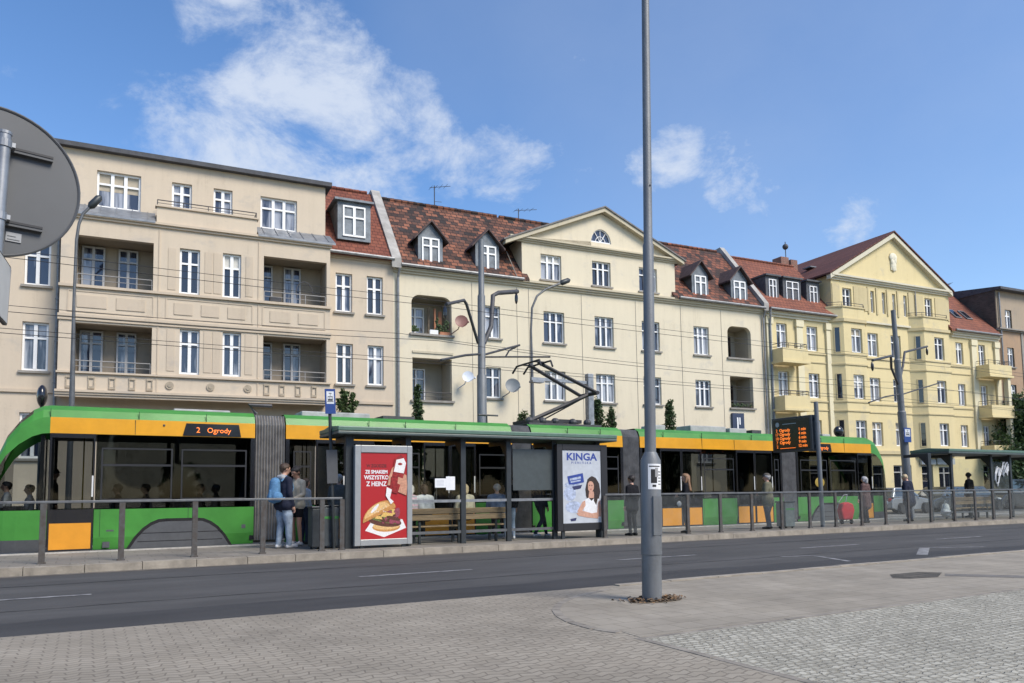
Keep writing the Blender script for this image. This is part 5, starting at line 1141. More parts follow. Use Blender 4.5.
mb = MB(); mb.disc((-.172,1.58,z1-.24), .085, 20, 'x', .003); mb.box(-.172,.75,z1-.25,-.1695,1.35,z1-.225); mb.build('operator_badge', mat('badge_pale', (.30,.38,.42), .5), sc)
mb = MB(); mb.box(-.03,.0,z0+.1,.03,.11,z0+.2); mb.box(-.03,.0,z1-.2,.03,.11,z1-.1); mb.build('bracket', m_anth, LB_)

# catenary poles between the tracks, with arms
def cat_pole(label, pxb, pyb, pxt, pyt, rs, arms, Y=23.6, zsteps=None):
    xb = on_y(pxb, pyb, Y)[0]; xt, zt = on_y(pxt, pyt, Y); zb = on_y(pxb, pyb, Y)[1]
    k = (xt-xb)/(zt-zb); x0 = xb-k*zb; o = thing('catenary_pole', label, 'catenary pole', (x0, Y, 0), rot=(0, math.atan(k), 0))
    z1, z2 = zsteps; mb = MB(); mb.tube([(0,0,0),(0,0,z1),(0,0,z1+.06),(0,0,z2),(0,0,z2+.06),(0,0,zt)], [rs[0],rs[0],rs[1],rs[1],rs[2],rs[2]*.95], 16); mb.build('mast', m_pst, o, smooth=True, angle=30)
    for pts, r in arms:
        mb = MB(); mb.tube([(on_y(p[0],p[1],Y)[0]-x0-k*on_y(p[0],p[1],Y)[1], dy, on_y(p[0],p[1],Y)[1]) for p, dy in pts], r, 8); mb.build('arm', m_iron, o, smooth=True, angle=60)
    for (p, dy) in [a_[0][0] if False else a_[0][-1] for a_ in arms[:2]]:
        q = on_y(p[0], p[1], Y); mb = MB(); mb.ball((q[0]-x0-k*q[1]-.05, dy, q[1]-.28), (.07,.07,.22), 8, 6); mb.tube([(q[0]-x0-k*q[1]-.05,dy,q[1]),(q[0]-x0-k*q[1]-.05,dy,q[1]-.2)], .015, 5); mb.build('insulator', m_tblack, o)
    return o
cat_pole('grey catenary pole with angled arms behind the middle of the tram', 482, 420, 481, 240, (.17,.135,.105), [
    ([((478,343),0),((459,308),-.6),((456,304.5),-.65),((432,312),-1.2)], .055), ([((484,343),0),((495,325),.3),((502,291),.7),((508,288),.75),((536,282.5),1.4)], .085),
    ([((481,354),0),((450,361),-1.2),((418,369),-1.9)], .04), ([((483,355),0),((520,344),.8),((541,337.5),1.6)], .04), ([((483,357),0),((505,359.5),-.6),((530,363),-1.4)], .03), ([((541,337.5),1.6),((525,345),1.2),((519,352),1.0)], .03)], zsteps=(on_y(482,376,23.6)[1], on_y(481,296,23.6)[1]))
cat_pole('leaning grey catenary pole with two raised arms by the far shelter', 909, 500, 893, 310, (.20,.16,.12), [
    ([((898,384),0),((880,368),-.6),((872,357),-1.0),((842,361),-1.6)], .06), ([((899,384),0),((912,366),.5),((921,351),.9),((956,346),1.6)], .06),
    ([((900,394),0),((870,396),-.8),((838,401),-1.6)], .035), ([((900,395),0),((930,391),.9),((975,384),1.9)], .035)], zsteps=(on_y(902,412,23.6)[1], on_y(897,360,23.6)[1]))
# stop plate hung on the leaning pole
xt, zt = on_y(907.5, 435, 23.3); SP = thing('stop_sign', 'blue and white stop sign fixed high on the leaning catenary pole', 'stop sign', (xt, 23.3, zt)); stop_plate(SP, 0, 0, .55, .72)
mb = MB(); mb.box(-.04,.013,-.2,.04,.20,.2); mb.build('bracket', m_galv, SP)
# street lamps in front of the houses
def street_lamp(label, pts, Y, head):
    P = [on_y(p[0], p[1], Y) for p in pts]; x0 = P[0][0]; o = thing('street_lamp', label, 'street lamp', (x0, Y, .1))
    pth = [(0,0,0)]+[(x-x0,0,z-.1) for x, z in P]; mb = MB(); mb.tube(pth, [.10,.09]+[.05]*(len(P)-1), 10); mb.build('curved_post', m_steel, o, smooth=True, angle=60)
    a, b_ = Vector(pth[-2]), Vector(pth[-1]); d = (b_-a).normalized(); mb = MB(); mb.tube([b_, b_+d*.12, b_+d*.5, b_+d*.6], [.05,.13,.12,.04], 10); mb.build('lamp_head', m_anth, o, smooth=True); return o
street_lamp('slim street lamp with curved top in front of the beige house', [(72,397),(74,300),(76.5,240),(79,224),(83,214),(89,208)], 29.2, 1)
street_lamp('slim street lamp with long curved top in front of the cream house', [(533,420),(531,330),(532,308),(537,296),(546,289),(556,285),(560,283.5)], 28.6, 1)
x, z = on_y(589, 374, 24.6); MS = thing('signal_mast', 'short grey mast with a horizontal arm behind the pantograph', 'mast', (x, 24.6, 0)); mb = MB(); mb.box(-.13,-.13,0,.13,.13,z); mb.build('mast', m_galv, MS, bevel=.02)
xa = on_y(531, 382, 24.6)[0]; mb = MB(); mb.box(xa-x,-.06,z-.42,-.13,.06,z-.30); mb.box(xa-x,-.15,z-.5,xa-x+.5,.15,z-.43); mb.build('arm', m_galv, MS)
for px, py, nm in ((42,396,'dark round disc on a thin post behind the tram cab'),(838.5,431.5,'black round lamp standing behind the tail of the tram')):
    x, z = on_y(px, py, 23.7); o = thing('round_signal', nm, 'signal', (x, 23.7, 0)); mb = MB(); mb.tube([(0,0,0),(0,0,z-.2)], .04, 8); mb.build('post', m_steel, o)
    mb = MB()
    if px < 100: mb.ball((0,0,z), (.13,.24,.30), 20, 12)
    else: mb.ball((0,0,z), (.26,.2,.26), 16, 10)
    mb.build('disc', m_tblack, o, smooth=True)
# overhead wires
m_wire = mat('wire', (.035,.035,.038), .5, .5)
for Y, ys, lb in ((21.87,(341,312,269),'over the near track'),(25.27,(336.5,307,261.5),'over the far track')):
    for y, nm in zip(ys, ('lowest tram contact wire ', 'tram messenger wire ', 'topmost feeder cable ')):
        z = on_y(100, y, Y)[1]; mb = MB(); pts = []
        for k in range(81):
            X = -14+90*k/80; ph = ((X-9.5)/29.0) % 1; sag = (.35 if 'mess' in nm else .12)*(4*ph*(1-ph)); pts.append((X, Y+.12*math.sin(X*.2), z-sag+.12))
        mb.tube(pts, .009, 5); o = mb.build('overhead_wire', m_wire); tag(o, nm+lb, 'wire', 'overhead tram wires')
# ------------------------------------------------------------------ parked cars
m_tyre = mat('tyre', (.02,.02,.02), .9); m_rim = mat('alloy_rim', (.35,.35,.36), .35, .7); m_cglass = mat('car_glass', (.02,.025,.03), .05, spec=.8)
m_hl = mat('headlamp', (.7,.7,.68), .15); m_tl = mat('tail_lamp', (.35,.015,.012), .3)
def car(label, x, y, rz, col, L=4.1, Hh=1.46, van=False):
    o = thing('parked_car', label, 'car', (x, y, .015), rz, 'cars parked in front of the yellow house'); w = .87
    h = L/2; belt = .92 if not van else 1.05
    prof = [(-h,.32),(-h,.62),(-h+.06,.80),(-h+.30,belt-.02),(-h+1.0,belt),(h-1.15,belt),(h-.45,belt-.10),(h-.08,.70),(h,.52),(h,.32),(h-.45,.22),(-h+.45,.22)]
    mb = MB(); mb.prism(prof, -w, w, 'y', 0)
    b0, b1, t0, t1 = ((-h+.12, h-1.0, -h+.55, h-1.95) if not van else (-h+.04, h-.75, -h+.2, h-1.45))
    vs = []
    for s_, q in ((-1, .88),(1, .88)): vs += [(b0,s_*w*.99,belt-.01),(b1,s_*w*.99,belt-.01),(t1,s_*w*.80,Hh),(t0,s_*w*.80,Hh)]
    mb.add(vs, [(0,1,2,3),(7,6,5,4),(0,4,5,1),(1,5,6,2),(2,6,7,3),(3,7,4,0)], 0); mb.build('body', mat('paint_'+label.split()[0], col, .25, .2, var=.05, coat=.6), o, bevel=.05)
    for s_ in (-1, 1):
        P = lambda u, v: Vector((b0,s_*w*.99,belt-.01)).lerp(Vector((b1,s_*w*.99,belt-.01)), u).lerp(Vector((t0,s_*w*.80,Hh)).lerp(Vector((t1,s_*w*.80,Hh)), u), v)+Vector((0,s_*.012,.006))
        for u0, u1 in ((.08,.47),(.51,.90)): mb = MB(); mb.quad(P(u0,.12), P(u1,.12), P(u1,.86), P(u0,.86)); g = mb.build('side_window', m_cglass, o); g.modifiers.new('t','SOLIDIFY').thickness = .008
    for nm, (bx, tx) in (('windscreen',(b1,t1)),('rear_window',(b0,t0))):
        e = .014 if bx > 0 else -.014; P = lambda u, v: Vector((bx,-w*.99+2*w*.99*u,belt)).lerp(Vector((tx,-w*.80+2*w*.80*u,Hh)), v)+Vector((e,0,.008))
        mb = MB(); mb.quad(P(.08,.08), P(.92,.08), P(.92,.88), P(.08,.88)); g = mb.build(nm, m_cglass, o); g.modifiers.new('t','SOLIDIFY').thickness = .008
    for wx in (-h+.78, h-.82):
        for s_ in (-1, 1):
            mb = MB(); mb.disc((wx,s_*w-.10-.02*(s_ < 0)+ (.0),.31), .31, 24, 'y', .21 if s_ > 0 else .0+.21); wl_ = mb.build('wheel', m_tyre, o, bevel=.02); wl_.location.y = .0 if s_ > 0 else -.08
            mb = MB(); mb.disc((wx,s_*(w+.03)-(.0 if s_ > 0 else .0),.31), .20, 18, 'y', .012); mb.build('rim', m_rim, wl_).location.y = .09 if s_ > 0 else .04-.02
    for s_ in (-1, 1):
        mb = MB(); mb.ball((h-.13,s_*.62,.70), (.12,.19,.09), 12, 8); mb.build('headlight', m_hl, o, smooth=True); mb = MB(); mb.ball((-h+.08,s_*.68,.76), (.07,.13,.13), 10, 8); mb.build('tail_light', m_tl, o, smooth=True)
        mb = MB(); mb.ball((b1-.35,s_*(w+.10),belt+.06), (.06,.10,.07), 10, 6); mb.build('mirror', m_black, o, smooth=True)
    return o
def at_y(px, Y): return on_y(px, 480, Y)[0]
car('silver hatchback parked just beyond the tail of the tram', at_y(897,27.7), 27.7, R_(2), (.24,.255,.27), 3.9, 1.48)
car('dark grey estate parked behind the far shelter bench', at_y(938,27.9), 27.9, R_(183), (.05,.055,.065), 4.4, 1.50)
car('charcoal hatchback parked behind the person in the far shelter', at_y(971,28.0), 28.0, R_(1), (.035,.037,.042), 4.1, 1.52)
car('black van parked behind the graffiti panel', at_y(1006,27.8), 27.8, R_(181), (.03,.03,.034), 4.7, 1.95, True)
car('dark red hatchback parked last, past the graffiti panel', at_y(1034,28.0), 28.0, R_(2), (.12,.015,.015), 4.0, 1.5)

# ------------------------------------------------------------------ trees and shrubs
def leaf_mat(name, a, b):
    M = bpy.data.materials.new(name); M.use_nodes = True; t = M.node_tree; p = t.nodes['Principled BSDF']; p.inputs['Roughness'].default_value = .6
    g = N(t, 'ShaderNodeTexCoord'); n = N(t, 'ShaderNodeTexNoise'); n.inputs['Scale'].default_value = 6; n.inputs['Detail'].default_value = 4; t.links.new(g.outputs['Object'], n.inputs['Vector'])
    r = N(t, 'ShaderNodeValToRGB'); r.color_ramp.elements[0].position = .35; r.color_ramp.elements[1].position = .68; r.color_ramp.elements[0].color = (*a, 1); r.color_ramp.elements[1].color = (*b, 1)
    t.links.new(n.outputs[0], r.inputs[0]); t.links.new(r.outputs[0], p.inputs['Base Color'])
    tl = N(t, 'ShaderNodeBsdfTranslucent'); t.links.new(r.outputs[0], tl.inputs[0]); mxx = N(t, 'ShaderNodeMixShader'); mxx.inputs[0].default_value = .25
    t.links.new(p.outputs[0], mxx.inputs[1]); t.links.new(tl.outputs[0], mxx.inputs[2]); t.links.new(mxx.outputs[0], t.nodes['Material Output'].inputs[0]); return M
m_leaf1 = leaf_mat('conifer_needles', (.024,.05,.018), (.075,.13,.04)); m_leaf2 = leaf_mat('broad_leaves', (.03,.055,.015), (.085,.14,.04)); m_bark = mat('bark', (.10,.075,.05), .95, var=.35, scale=9, bump=.6)
def tree(name, label, x, y, z0, H, rad, cone, n, leaf, m_, group, seed=0, trunk=.10, base=.25):
    rd = random.Random(seed); o = thing(name, label, 'tree', (x, y, z0), group=group)
    mb = MB(); mb.tube([(0,0,-.1),(rd.uniform(-.04,.04),0,H*.4),(0,rd.uniform(-.04,.04),H*.93)], [trunk,trunk*.75,.015], 8); cl = []
    nb = int(14+H*3)
    for k in range(nb):
        f = base+(1-base)*(k+.5)/nb; r = rad*((1-f)**.65*1.1+.06 if cone else math.sqrt(max(.02, 1-((f-.58)/.46)**2)))*rd.uniform(.62,1.12); a = k*2.4+rd.uniform(-.4,.4)
        p0 = Vector((0,0,H*max(.12, f-.10))); p1 = Vector((r*math.cos(a), r*math.sin(a), H*f+(.10 if cone else .25)*r)); mb.tube([p0, p0.lerp(p1,.5)+Vector((0,0,.03)), p1], [trunk*.3,trunk*.18,.006], 5)
        for q in (.45,.7,.95): cl.append((p0.lerp(p1, q), rad*rd.uniform(.20,.38)*(1.15-.35*q)))
    mb.build('trunk', m_bark, o); lf = MB(); cl.append((Vector((0,0,H*.97)), rad*.15))
    for k in range(n):
        c, r = rd.choice(cl); v = Vector((rd.gauss(0,1), rd.gauss(0,1), rd.gauss(0,.85))); v = v.normalized()*r*rd.random()**.45; p = c+v
        s_ = leaf*rd.uniform(.6,1.3); M_ = Matrix.Translation(p) @ Euler((rd.uniform(-1.2,1.2), rd.uniform(-1.2,1.2), rd.uniform(0,6.28))).to_matrix().to_4x4()
        lf.add([M_ @ Vector(q) for q in ((-s_,0,0),(-.1*s_,-.42*s_,.08*s_),(s_,0,0),(.1*s_,.42*s_,.08*s_))], [(0,1,2,3)])
    lf.build('crown', m_, o); return o
def top_z(px, py, Y): return on_y(px, py, Y)
def tree_at(label, px, pytop, Y, wpx, cone, n, leaf, m_, seed, name='conifer', base=.25):
    x, z = on_y(px, pytop, Y); x2, _ = on_y(px+wpx/2, pytop, Y); return tree(name, label, x, Y, .08, z-.08, (x2-x), cone, n, leaf, m_, 'young trees along the front gardens', seed, base=base)
tree_at('slim dark conifer before the loggias of the cream house', 417.5, 384, 30.6, 21, True, 3600, .085, m_leaf1, 1)
tree_at('small bushy tree in front of the beige house, its tip just above the tram roof', 347, 390, 31.2, 30, False, 3000, .10, m_leaf2, 2, 'young_tree')
tree_at('low dark conifer behind the pantograph', 597, 398, 30.2, 26, True, 3600, .085, m_leaf1, 3)
tree_at('smallest conifer, beside the grey mast of the pantograph', 611, 407, 30.0, 20, True, 2600, .08, m_leaf1, 4)
tree_at('slim conifer just past the tall lamp post', 669, 400, 30.0, 19, True, 3400, .085, m_leaf1, 5)
tree_at('dark leafy street tree standing before the brown house', 1024, 402, 28.9, 60, True, 15000, .16, m_leaf1, 6, 'street_tree', .22)
tree_at('green shrub seen through the tram windows', 180, 462, 28.9, 34, False, 4500, .10, m_leaf2, 7, 'shrub', .3)
tree_at('tuft of greenery above the far roof gear of the tram', 524, 412, 30.4, 22, False, 2200, .085, m_leaf2, 8, 'young_tree')


# unseen tree belt added behind the viewer so the glass reflects something dark
bt = MB(); rd = random.Random(21)
for k in range(74):
    X = -75+k*4.2+rd.uniform(-1,1); Y = -34+rd.uniform(-3,3); h = rd.uniform(9.5,14)
    bt.tube([(X,Y,0),(X,Y,h*.6)], .22, 6, 1)
    for q in range(7): bt.ball((X+rd.uniform(-2,2), Y+rd.uniform(-1.5,1.5), h*rd.uniform(.25,.82)), (rd.uniform(1.6,2.8), rd.uniform(1.6,2.6), rd.uniform(1.5,2.6)), 9, 6, 0)
o = bt.build('added_treeline_foliage', [leaf_mat('added_tree_leaves', (.02,.04,.012), (.06,.10,.03)), m_bark]); o['kind'] = 'stuff'; tag(o, 'unseen belt of dark green trees added behind the viewer to darken glass reflections', 'trees')

# ------------------------------------------------------------------ people
m_skin = mat('skin_light', (.50,.29,.21), .55, var=.06, scale=12); m_skin2 = mat('skin_tan', (.40,.22,.15), .55, var=.06, scale=12)
def cloth(name, col, var=.14, sc=14): return mat('cloth_'+name, col, .9, var=var, scale=sc, bump=.35, bscale=45, spec=.15)
def hairm(name, col): return mat('hair_'+name, col, .55, var=.3, scale=40, stretch=(1,1,.25), bump=.5, bscale=80)
m_mouth = mat('lips', (.32,.12,.10), .5)
def capsule(mb, p0, p1, r0, r1, n=14, sq=1.0):
    p0, p1 = Vector(p0), Vector(p1); d = p1-p0; L = d.length
    d = d/L if L > 1e-5 else Vector((0,0,1)); up = Vector((0,1,0)) if abs(d.y) < .9 else Vector((1,0,0)); a = d.cross(up).normalized(); b = a.cross(d)
    vs = []; rings = [(p0, r0, t) for t in (-80,-50,-20,0)]+[(p1, r1, t) for t in (0,20,50,80)]
    for c, r, t in rings:
        for k in range(n):
            q = 2*math.pi*k/n; vs.append(c+d*(r*math.sin(R_(t)))+(a*math.cos(q)+b*math.sin(q))*(r*math.cos(R_(t))))
    m_ = len(rings); fs = [(i*n+k, i*n+(k+1) % n, (i+1)*n+(k+1) % n, (i+1)*n+k) for i in range(m_-1) for k in range(n)]+[tuple(range(n))[::-1], tuple(range((m_-1)*n, m_*n))]
    mb.add(vs, fs)
def remeshed(prims, vox):
    mb = MB()
    for p in prims: capsule(mb, *p[:4])
    me = bpy.data.meshes.new('tmp'); me.from_pydata(mb.v, [], mb.f); me.update()
    o = bpy.data.objects.new('tmp', me); COL.objects.link(o); md = o.modifiers.new('r', 'REMESH'); md.mode = 'VOXEL'; md.voxel_size = vox; md.use_smooth_shade = True
    sm = o.modifiers.new('s', 'SMOOTH'); sm.iterations = 3; sm.factor = .5
    dg = bpy.context.evaluated_depsgraph_get(); dg.update(); out = bpy.data.meshes.new_from_object(o.evaluated_get(dg)); bpy.data.objects.remove(o); bpy.data.meshes.remove(me)
    return out
def person(label, pos, face, Hh=1.75, pose='stand', top=None, bottom=None, shoe=None, skin=None, hair=None, hstyle='short', coat=0.0, shorts=False, lean=0, head=(0,0), arms=None, legs=None, bulk=1.0, legw=1.0, vox=.017, hood=None, stripe=None, group=None, skirt=False, cap=None):
    """one continuous body (capsules merged by voxel remesh) coloured by the limb each face belongs to; face = heading in degrees (0 = +X, 90 = +Y)"""
    o = thing('person', label, 'person', pos, R_(face-90), group); k = Hh/1.75
    sit = pose == 'sit'; dz = -.42 if sit else 0.0; pv = Vector((0,0,.93+dz)); LR = Matrix.Rotation(R_(-lean), 3, 'X')
    def T(x, y, z): return pv+LR @ (Vector((x, y, z+dz))-pv)
    B = bulk; pr = []
    def seg(p, q, r0, r1, l): pr.append((p, q, r0, r1, l))
    seg(T(-.075,0,.95), T(.075,0,.95), .118*B, .118*B, 'bottom')
    for s_ in (-1, 1):
        seg(T(s_*.07,0,1.02), T(s_*.095,.005,1.27), .105*B, .112*B, 'top'); seg(T(s_*.09,0,1.27), T(s_*.12,-.01,1.40), .10*B, .075*B, 'top')
        seg(T(s_*.02,-.01,1.44), T(s_*.15,-.01,1.41), .068, .070*B, 'top')
    seg(T(0,.01,1.0), T(0,.0,1.35), .115*B, .115*B, 'top')
    if coat:
        for s_ in (-1, 1): seg(T(s_*.09,0,1.0), T(s_*.10,0,1.0-coat), .115*B, .128*B, 'top')
        seg(T(0,0,1.0), T(0,0,1.0-coat), .13*B, .135*B, 'top')
    seg(T(0,-.005,1.46), T(0,.015,1.56), .058, .054, 'skin')
    if hood: seg(T(-.06,-.07,1.46), T(.06,-.07,1.46), .065, .065, 'hood')
    # head, turned and tilted on the neck
    HM = Matrix.Rotation(R_(head[0]), 3, 'Z') @ Matrix.Rotation(R_(-head[1]), 3, 'X'); hb = T(0,.01,1.555)
    def Hd(x, y, z): return hb+LR @ (HM @ Vector((x, y, z-1.555)))
    seg(Hd(0,-.022,1.655), Hd(0,.030,1.66), .088, .080, 'skin'); seg(Hd(0,.03,1.60), Hd(0,.052,1.572), .062, .045, 'skin'); seg(Hd(0,.100,1.640), Hd(0,.122,1.612), .013, .020, 'skin')
    for s_ in (-1, 1): seg(Hd(s_*.086,-.005,1.65), Hd(s_*.092,-.012,1.61), .020, .014, 'skin')
    for i, s_ in enumerate((-1, 1)):
        if sit: hip, kn, an = Vector((s_*.09,0,.93+dz)), Vector((s_*.115,.43,.53)), Vector((s_*.115,.40+.05*i,.10))
        else: hip, kn, an = Vector((s_*.09,0,.92)), Vector((s_*.105,.03,.50)), Vector((s_*.11,-.015,.095))
        if legs: kn, an = [Vector(q) for q in legs[i]]
        fd = Vector((s_*.18,1,0)).normalized(); lo = 'skin' if shorts else 'bottom'; lr = legw if not shorts else .82
        seg(hip, hip.lerp(kn,.55), .096*B, .082*B, 'bottom'); seg(hip.lerp(kn,.55), kn, .082*B*lr, .064*lr, lo); seg(kn, kn.lerp(an,.4), .064*lr, .060*lr, lo); seg(kn.lerp(an,.4), an, .060*lr, .046*lr, lo)
        if skirt: seg(hip, hip.lerp(kn,.9), .12*B, .13*B, 'bottom')
        seg(an+Vector((0,0,-.03)), an+fd*.17+Vector((0,0,-.055)), .045, .034, 'shoe'); seg(an+fd*-.04+Vector((0,0,-.05)), an+fd*.05+Vector((0,0,-.05)), .040, .042, 'shoe')
    hands = []
    for i, s_ in enumerate((-1, 1)):
        sh = T(s_*.185,-.01,1.405)
        if arms: el, wr = [T(*q) for q in arms[i]]
        elif sit: el, wr = T(s_*.25,.06,1.15), T(s_*.11,.30,1.06)
        else: el, wr = T(s_*.235,-.03,1.13), T(s_*.225,.06,.89)
        seg(sh, el, .066*B, .052*B, 'top'); seg(el, wr, .052*B, .040*B, 'top'); d = (wr-el).normalized()
        seg(wr+d*.02, wr+d*.085, .032, .034, 'skin'); hands.append((wr+d*.085, d, s_))
    me = remeshed(pr, vox); nf = len(me.polygons); ce = np.empty(nf*3, np.float32); me.polygons.foreach_get('center', ce); ce = ce.reshape(-1, 3)
    me.materials.clear(); best = np.full(nf, 1e9); lab = np.zeros(nf, np.int32); keys = ['skin','top','bottom','shoe','hood','stripe']
    for p, q, r0, r1, l in pr:
        p, q = np.array(p), np.array(q); d = q-p; L2 = max(1e-9, d@d); t = np.clip(((ce-p)@d)/L2, 0, 1); dist = np.linalg.norm(ce-(p+t[:, None]*d), axis=1)-(r0+(r1-r0)*t)
        mk = dist < best; best[mk] = dist[mk]; lab[mk] = keys.index(l)
    if stripe is not None: lab[(lab == 1) & (np.sin(ce[:, 2]*75) > .25)] = 5
    sk = skin or m_skin; mats = [sk, top, bottom, shoe or cloth('shoe_dark', (.03,.03,.03)), hood or top, stripe or top]
    bm = bmesh.new(); bm.from_mesh(me)
    for f, l in zip(bm.faces, lab): f.material_index = int(l); f.smooth = True
    bm.to_mesh(me); bm.free()
    ex = MB()
    for hpos, d, s_ in hands:        # four fingers and a thumb, slightly curled
        sd = d.cross(Vector((0,1,0))); sd = sd.normalized() if sd.length > .1 else Vector((1,0,0)); nn = d.cross(sd).normalized()
        for j, ln in enumerate((.066,.076,.072,.056)):
            b0 = hpos+sd*(-.027+.018*j)+d*.012; b1 = b0+d*ln*.55+nn*.006; b2 = b1+d*ln*.40+nn*.022; ex.tube([b0,b1,b2], [.010,.009,.007], 6, 0)
        b0 = hpos-d*.045-sd*.03; ex.tube([b0, b0-sd*.022+d*.028, b0-sd*.020+d*.055+nn*.012], [.012,.011,.008], 6, 0)
    for s_ in (-1, 1): ex.ball(Hd(s_*.034,.100,1.655), (.012,.006,.008), 8, 6, 6)
    ex.ball(Hd(0,.104,1.578), (.024,.007,.007), 8, 6, 7)
    mats += [m_ink, m_mouth]
    m2 = bpy.data.meshes.new('x'); m2.from_pydata(ex.v, [], ex.f); m2.polygons.foreach_set('material_index', ex.m); m2.update()
    bm = bmesh.new(); bm.from_mesh(me); bm.from_mesh(m2); bmesh.ops.scale(bm, vec=(k,k,k), verts=bm.verts); bm.to_mesh(me); bm.free(); bpy.data.meshes.remove(m2)
    for q in mats: me.materials.append(q)
    me.name = 'figure'; b_ = bpy.data.objects.new('figure', me); COL.objects.link(b_); b_.parent = o
    if hair and hstyle:
        h = [(Hd(0,-.035,1.672), Hd(0,.018,1.692), .090, .080), (Hd(-.045,-.035,1.66), Hd(-.045,.01,1.68), .062, .055), (Hd(.045,-.035,1.66), Hd(.045,.01,1.68), .062, .055), (Hd(0,-.06,1.66), Hd(0,-.055,1.60), .064, .050)]
        if hstyle in ('bob', 'long'):
            for s_ in (-1, 1): h.append((Hd(s_*.075,-.02,1.68), Hd(s_*.088,-.012,1.58), .040, .032))
            h.append((Hd(0,-.07,1.65), Hd(0,-.075,1.54), .075, .062))
        if hstyle == 'long':
            for s_ in (-1, 0, 1): h.append((Hd(s_*.055,-.07,1.60), T(s_*.085,-.125,1.26), .055, .030))
            for s_ in (-1, 1): h.append((Hd(s_*.088,-.01,1.60), T(s_*.11,.03,1.36), .034, .022))
        if hstyle == 'curly':
            rd = random.Random(len(label))
            for j in range(26): a_, e_ = rd.uniform(0,6.28), rd.uniform(.1,1.3); q = Hd(.095*math.cos(a_)*math.cos(e_), -.03+.085*math.sin(a_)*math.cos(e_)-(.0), 1.665+.085*math.sin(e_)); h.append((q, q+Vector((.004,.004,.01)), .030, .026))
        if hstyle == 'bun': h.append((Hd(0,-.115,1.69), Hd(0,-.12,1.70), .042, .042))
        hm = remeshed(h, .014); hm.transform(Matrix.Scale(k, 4)); hm.materials.clear(); hm.materials.append(hair); hm.name = 'hair'; ho = bpy.data.objects.new('hair', hm); COL.objects.link(ho); ho.parent = o
    if cap:
        h = MB(); capsule(h, Hd(0,-.025,1.685), Hd(0,.022,1.695), .094, .088); capsule(h, Hd(-.03,.10,1.685), Hd(.03,.10,1.685), .022, .022); capsule(h, Hd(-.03,.13,1.678), Hd(.03,.13,1.678), .012, .012)
        h.v = [tuple(Vector(v)*k) for v in h.v]; h.build('cap', cap, o, smooth=True)
    return o
def at_feet(px, py, z=.16): x, y = on_z(px, py, z); return (x, y, z)
def ht(px, y0, y1, pos):      # standing height from the photo's head and feet rows
    d = (CAM_R.T @ np.array([pos[0], pos[1], pos[2]-EYE]))[2]; return (y1-y0)*d/F_PX
def turned(o, v, face): return Vector(o)+Matrix.Rotation(R_(face-90), 3, 'Z') @ Vector(v)
c_navy = cloth('navy', (.022,.026,.045)); c_jean = cloth('pale_denim', (.26,.32,.40), .22, 8); c_djean = cloth('dark_denim', (.030,.038,.060)); c_cream = cloth('cream', (.50,.44,.34)); c_black = cloth('black', (.014,.014,.017)); c_white = cloth('white', (.60,.60,.60)); c_olive = cloth('olive', (.13,.125,.085)); c_grey = cloth('grey', (.12,.125,.12)); c_wsh = cloth('white_shoe', (.55,.55,.56)); c_brown = cloth('brown_pattern', (.12,.075,.07), .6, 30); c_pink = cloth('pink', (.56,.38,.44)); c_beige = cloth('beige', (.42,.38,.29)); c_blue = cloth('slate_blue', (.17,.21,.29)); c_lt = cloth('light_grey', (.36,.37,.38))
h_brown = hairm('brown', (.06,.035,.02)); h_dark = hairm('dark', (.022,.016,.013)); h_grey = hairm('grey', (.42,.41,.40)); h_blond = hairm('blond', (.55,.42,.25)); h_ginger = hairm('light_brown', (.26,.145,.075)); h_white = hairm('white', (.72,.68,.62))
# couple left of the near shelter
p = at_feet(283, 548.5); Hm = min(2.04, ht(283, 459, 549, p))
person('tall person in navy jacket and pale baggy jeans carrying a light blue backpack', p, 25, Hm, top=c_navy, bottom=c_jean, shoe=c_wsh, hair=h_brown, hood=c_lt, coat=.10, bulk=1.12, legw=1.22, head=(-10,8), legs=(((-.11,.03,.50),(-.12,-.03,.095)),((.11,.05,.50),(.12,.06,.095))))
mb = MB(); capsule(mb, (0,-.215*1.1,1.05), (0,-.20*1.1,1.36), .125, .105, 18); capsule(mb, (-.07,-.22,1.06), (.07,-.22,1.06), .12, .12); capsule(mb, (0,-.32,1.06), (0,-.31,1.18), .06, .05)
bp_ = mb.build('backpack', cloth('light_blue', (.10,.22,.38), .2), None, smooth=True); bp_.location = p; bp_.rotation_euler = (0,0,R_(25-90)); bp_.scale = (Hm/1.75,)*3; tag(bp_, 'light blue backpack on the back of the person in the navy jacket', 'backpack')
for s_ in (-1, 1):
    mb = MB(); mb.tube([(s_*.10,-.14,1.38),(s_*.11,-.03,1.495),(s_*.12,.10,1.42),(s_*.13,.135,1.25),(s_*.19,.02,1.08),(s_*.12,-.15,1.02)], .018, 8); mb.build('strap', cloth('light_blue', (.10,.22,.38)), bp_, smooth=True)
p = at_feet(299, 546.5); p = (p[0], p[1]+.25, p[2])
person('person with dark curly hair in a cream jacket, shorts and white trainers', p, 205, min(1.98, ht(299, 461, 545, p)), top=c_cream, bottom=c_black, shoe=c_wsh, shorts=True, skin=m_skin2, hair=h_dark, hstyle='curly', coat=.08, head=(0,22), arms=(((-.25,.03,1.14),(-.18,.22,1.05)),((.25,.03,1.14),(.18,.22,1.03))))
# behind the bins
p = at_feet(343, 545); p = (p[0], p[1]+.4, p[2]); person('person in a dark grey jacket and knee shorts standing behind the bins', p, 60, 1.80, top=c_grey, bottom=c_grey, shoe=c_lt, shorts=True, hair=h_grey, coat=.18, bulk=1.1)
p2 = (p[0]-.75, p[1]+.5, .16); person('person in a white top half hidden behind the shelter end post', p2, 20, 1.70, top=c_white, bottom=c_djean, hair=h_brown, hstyle='bob')
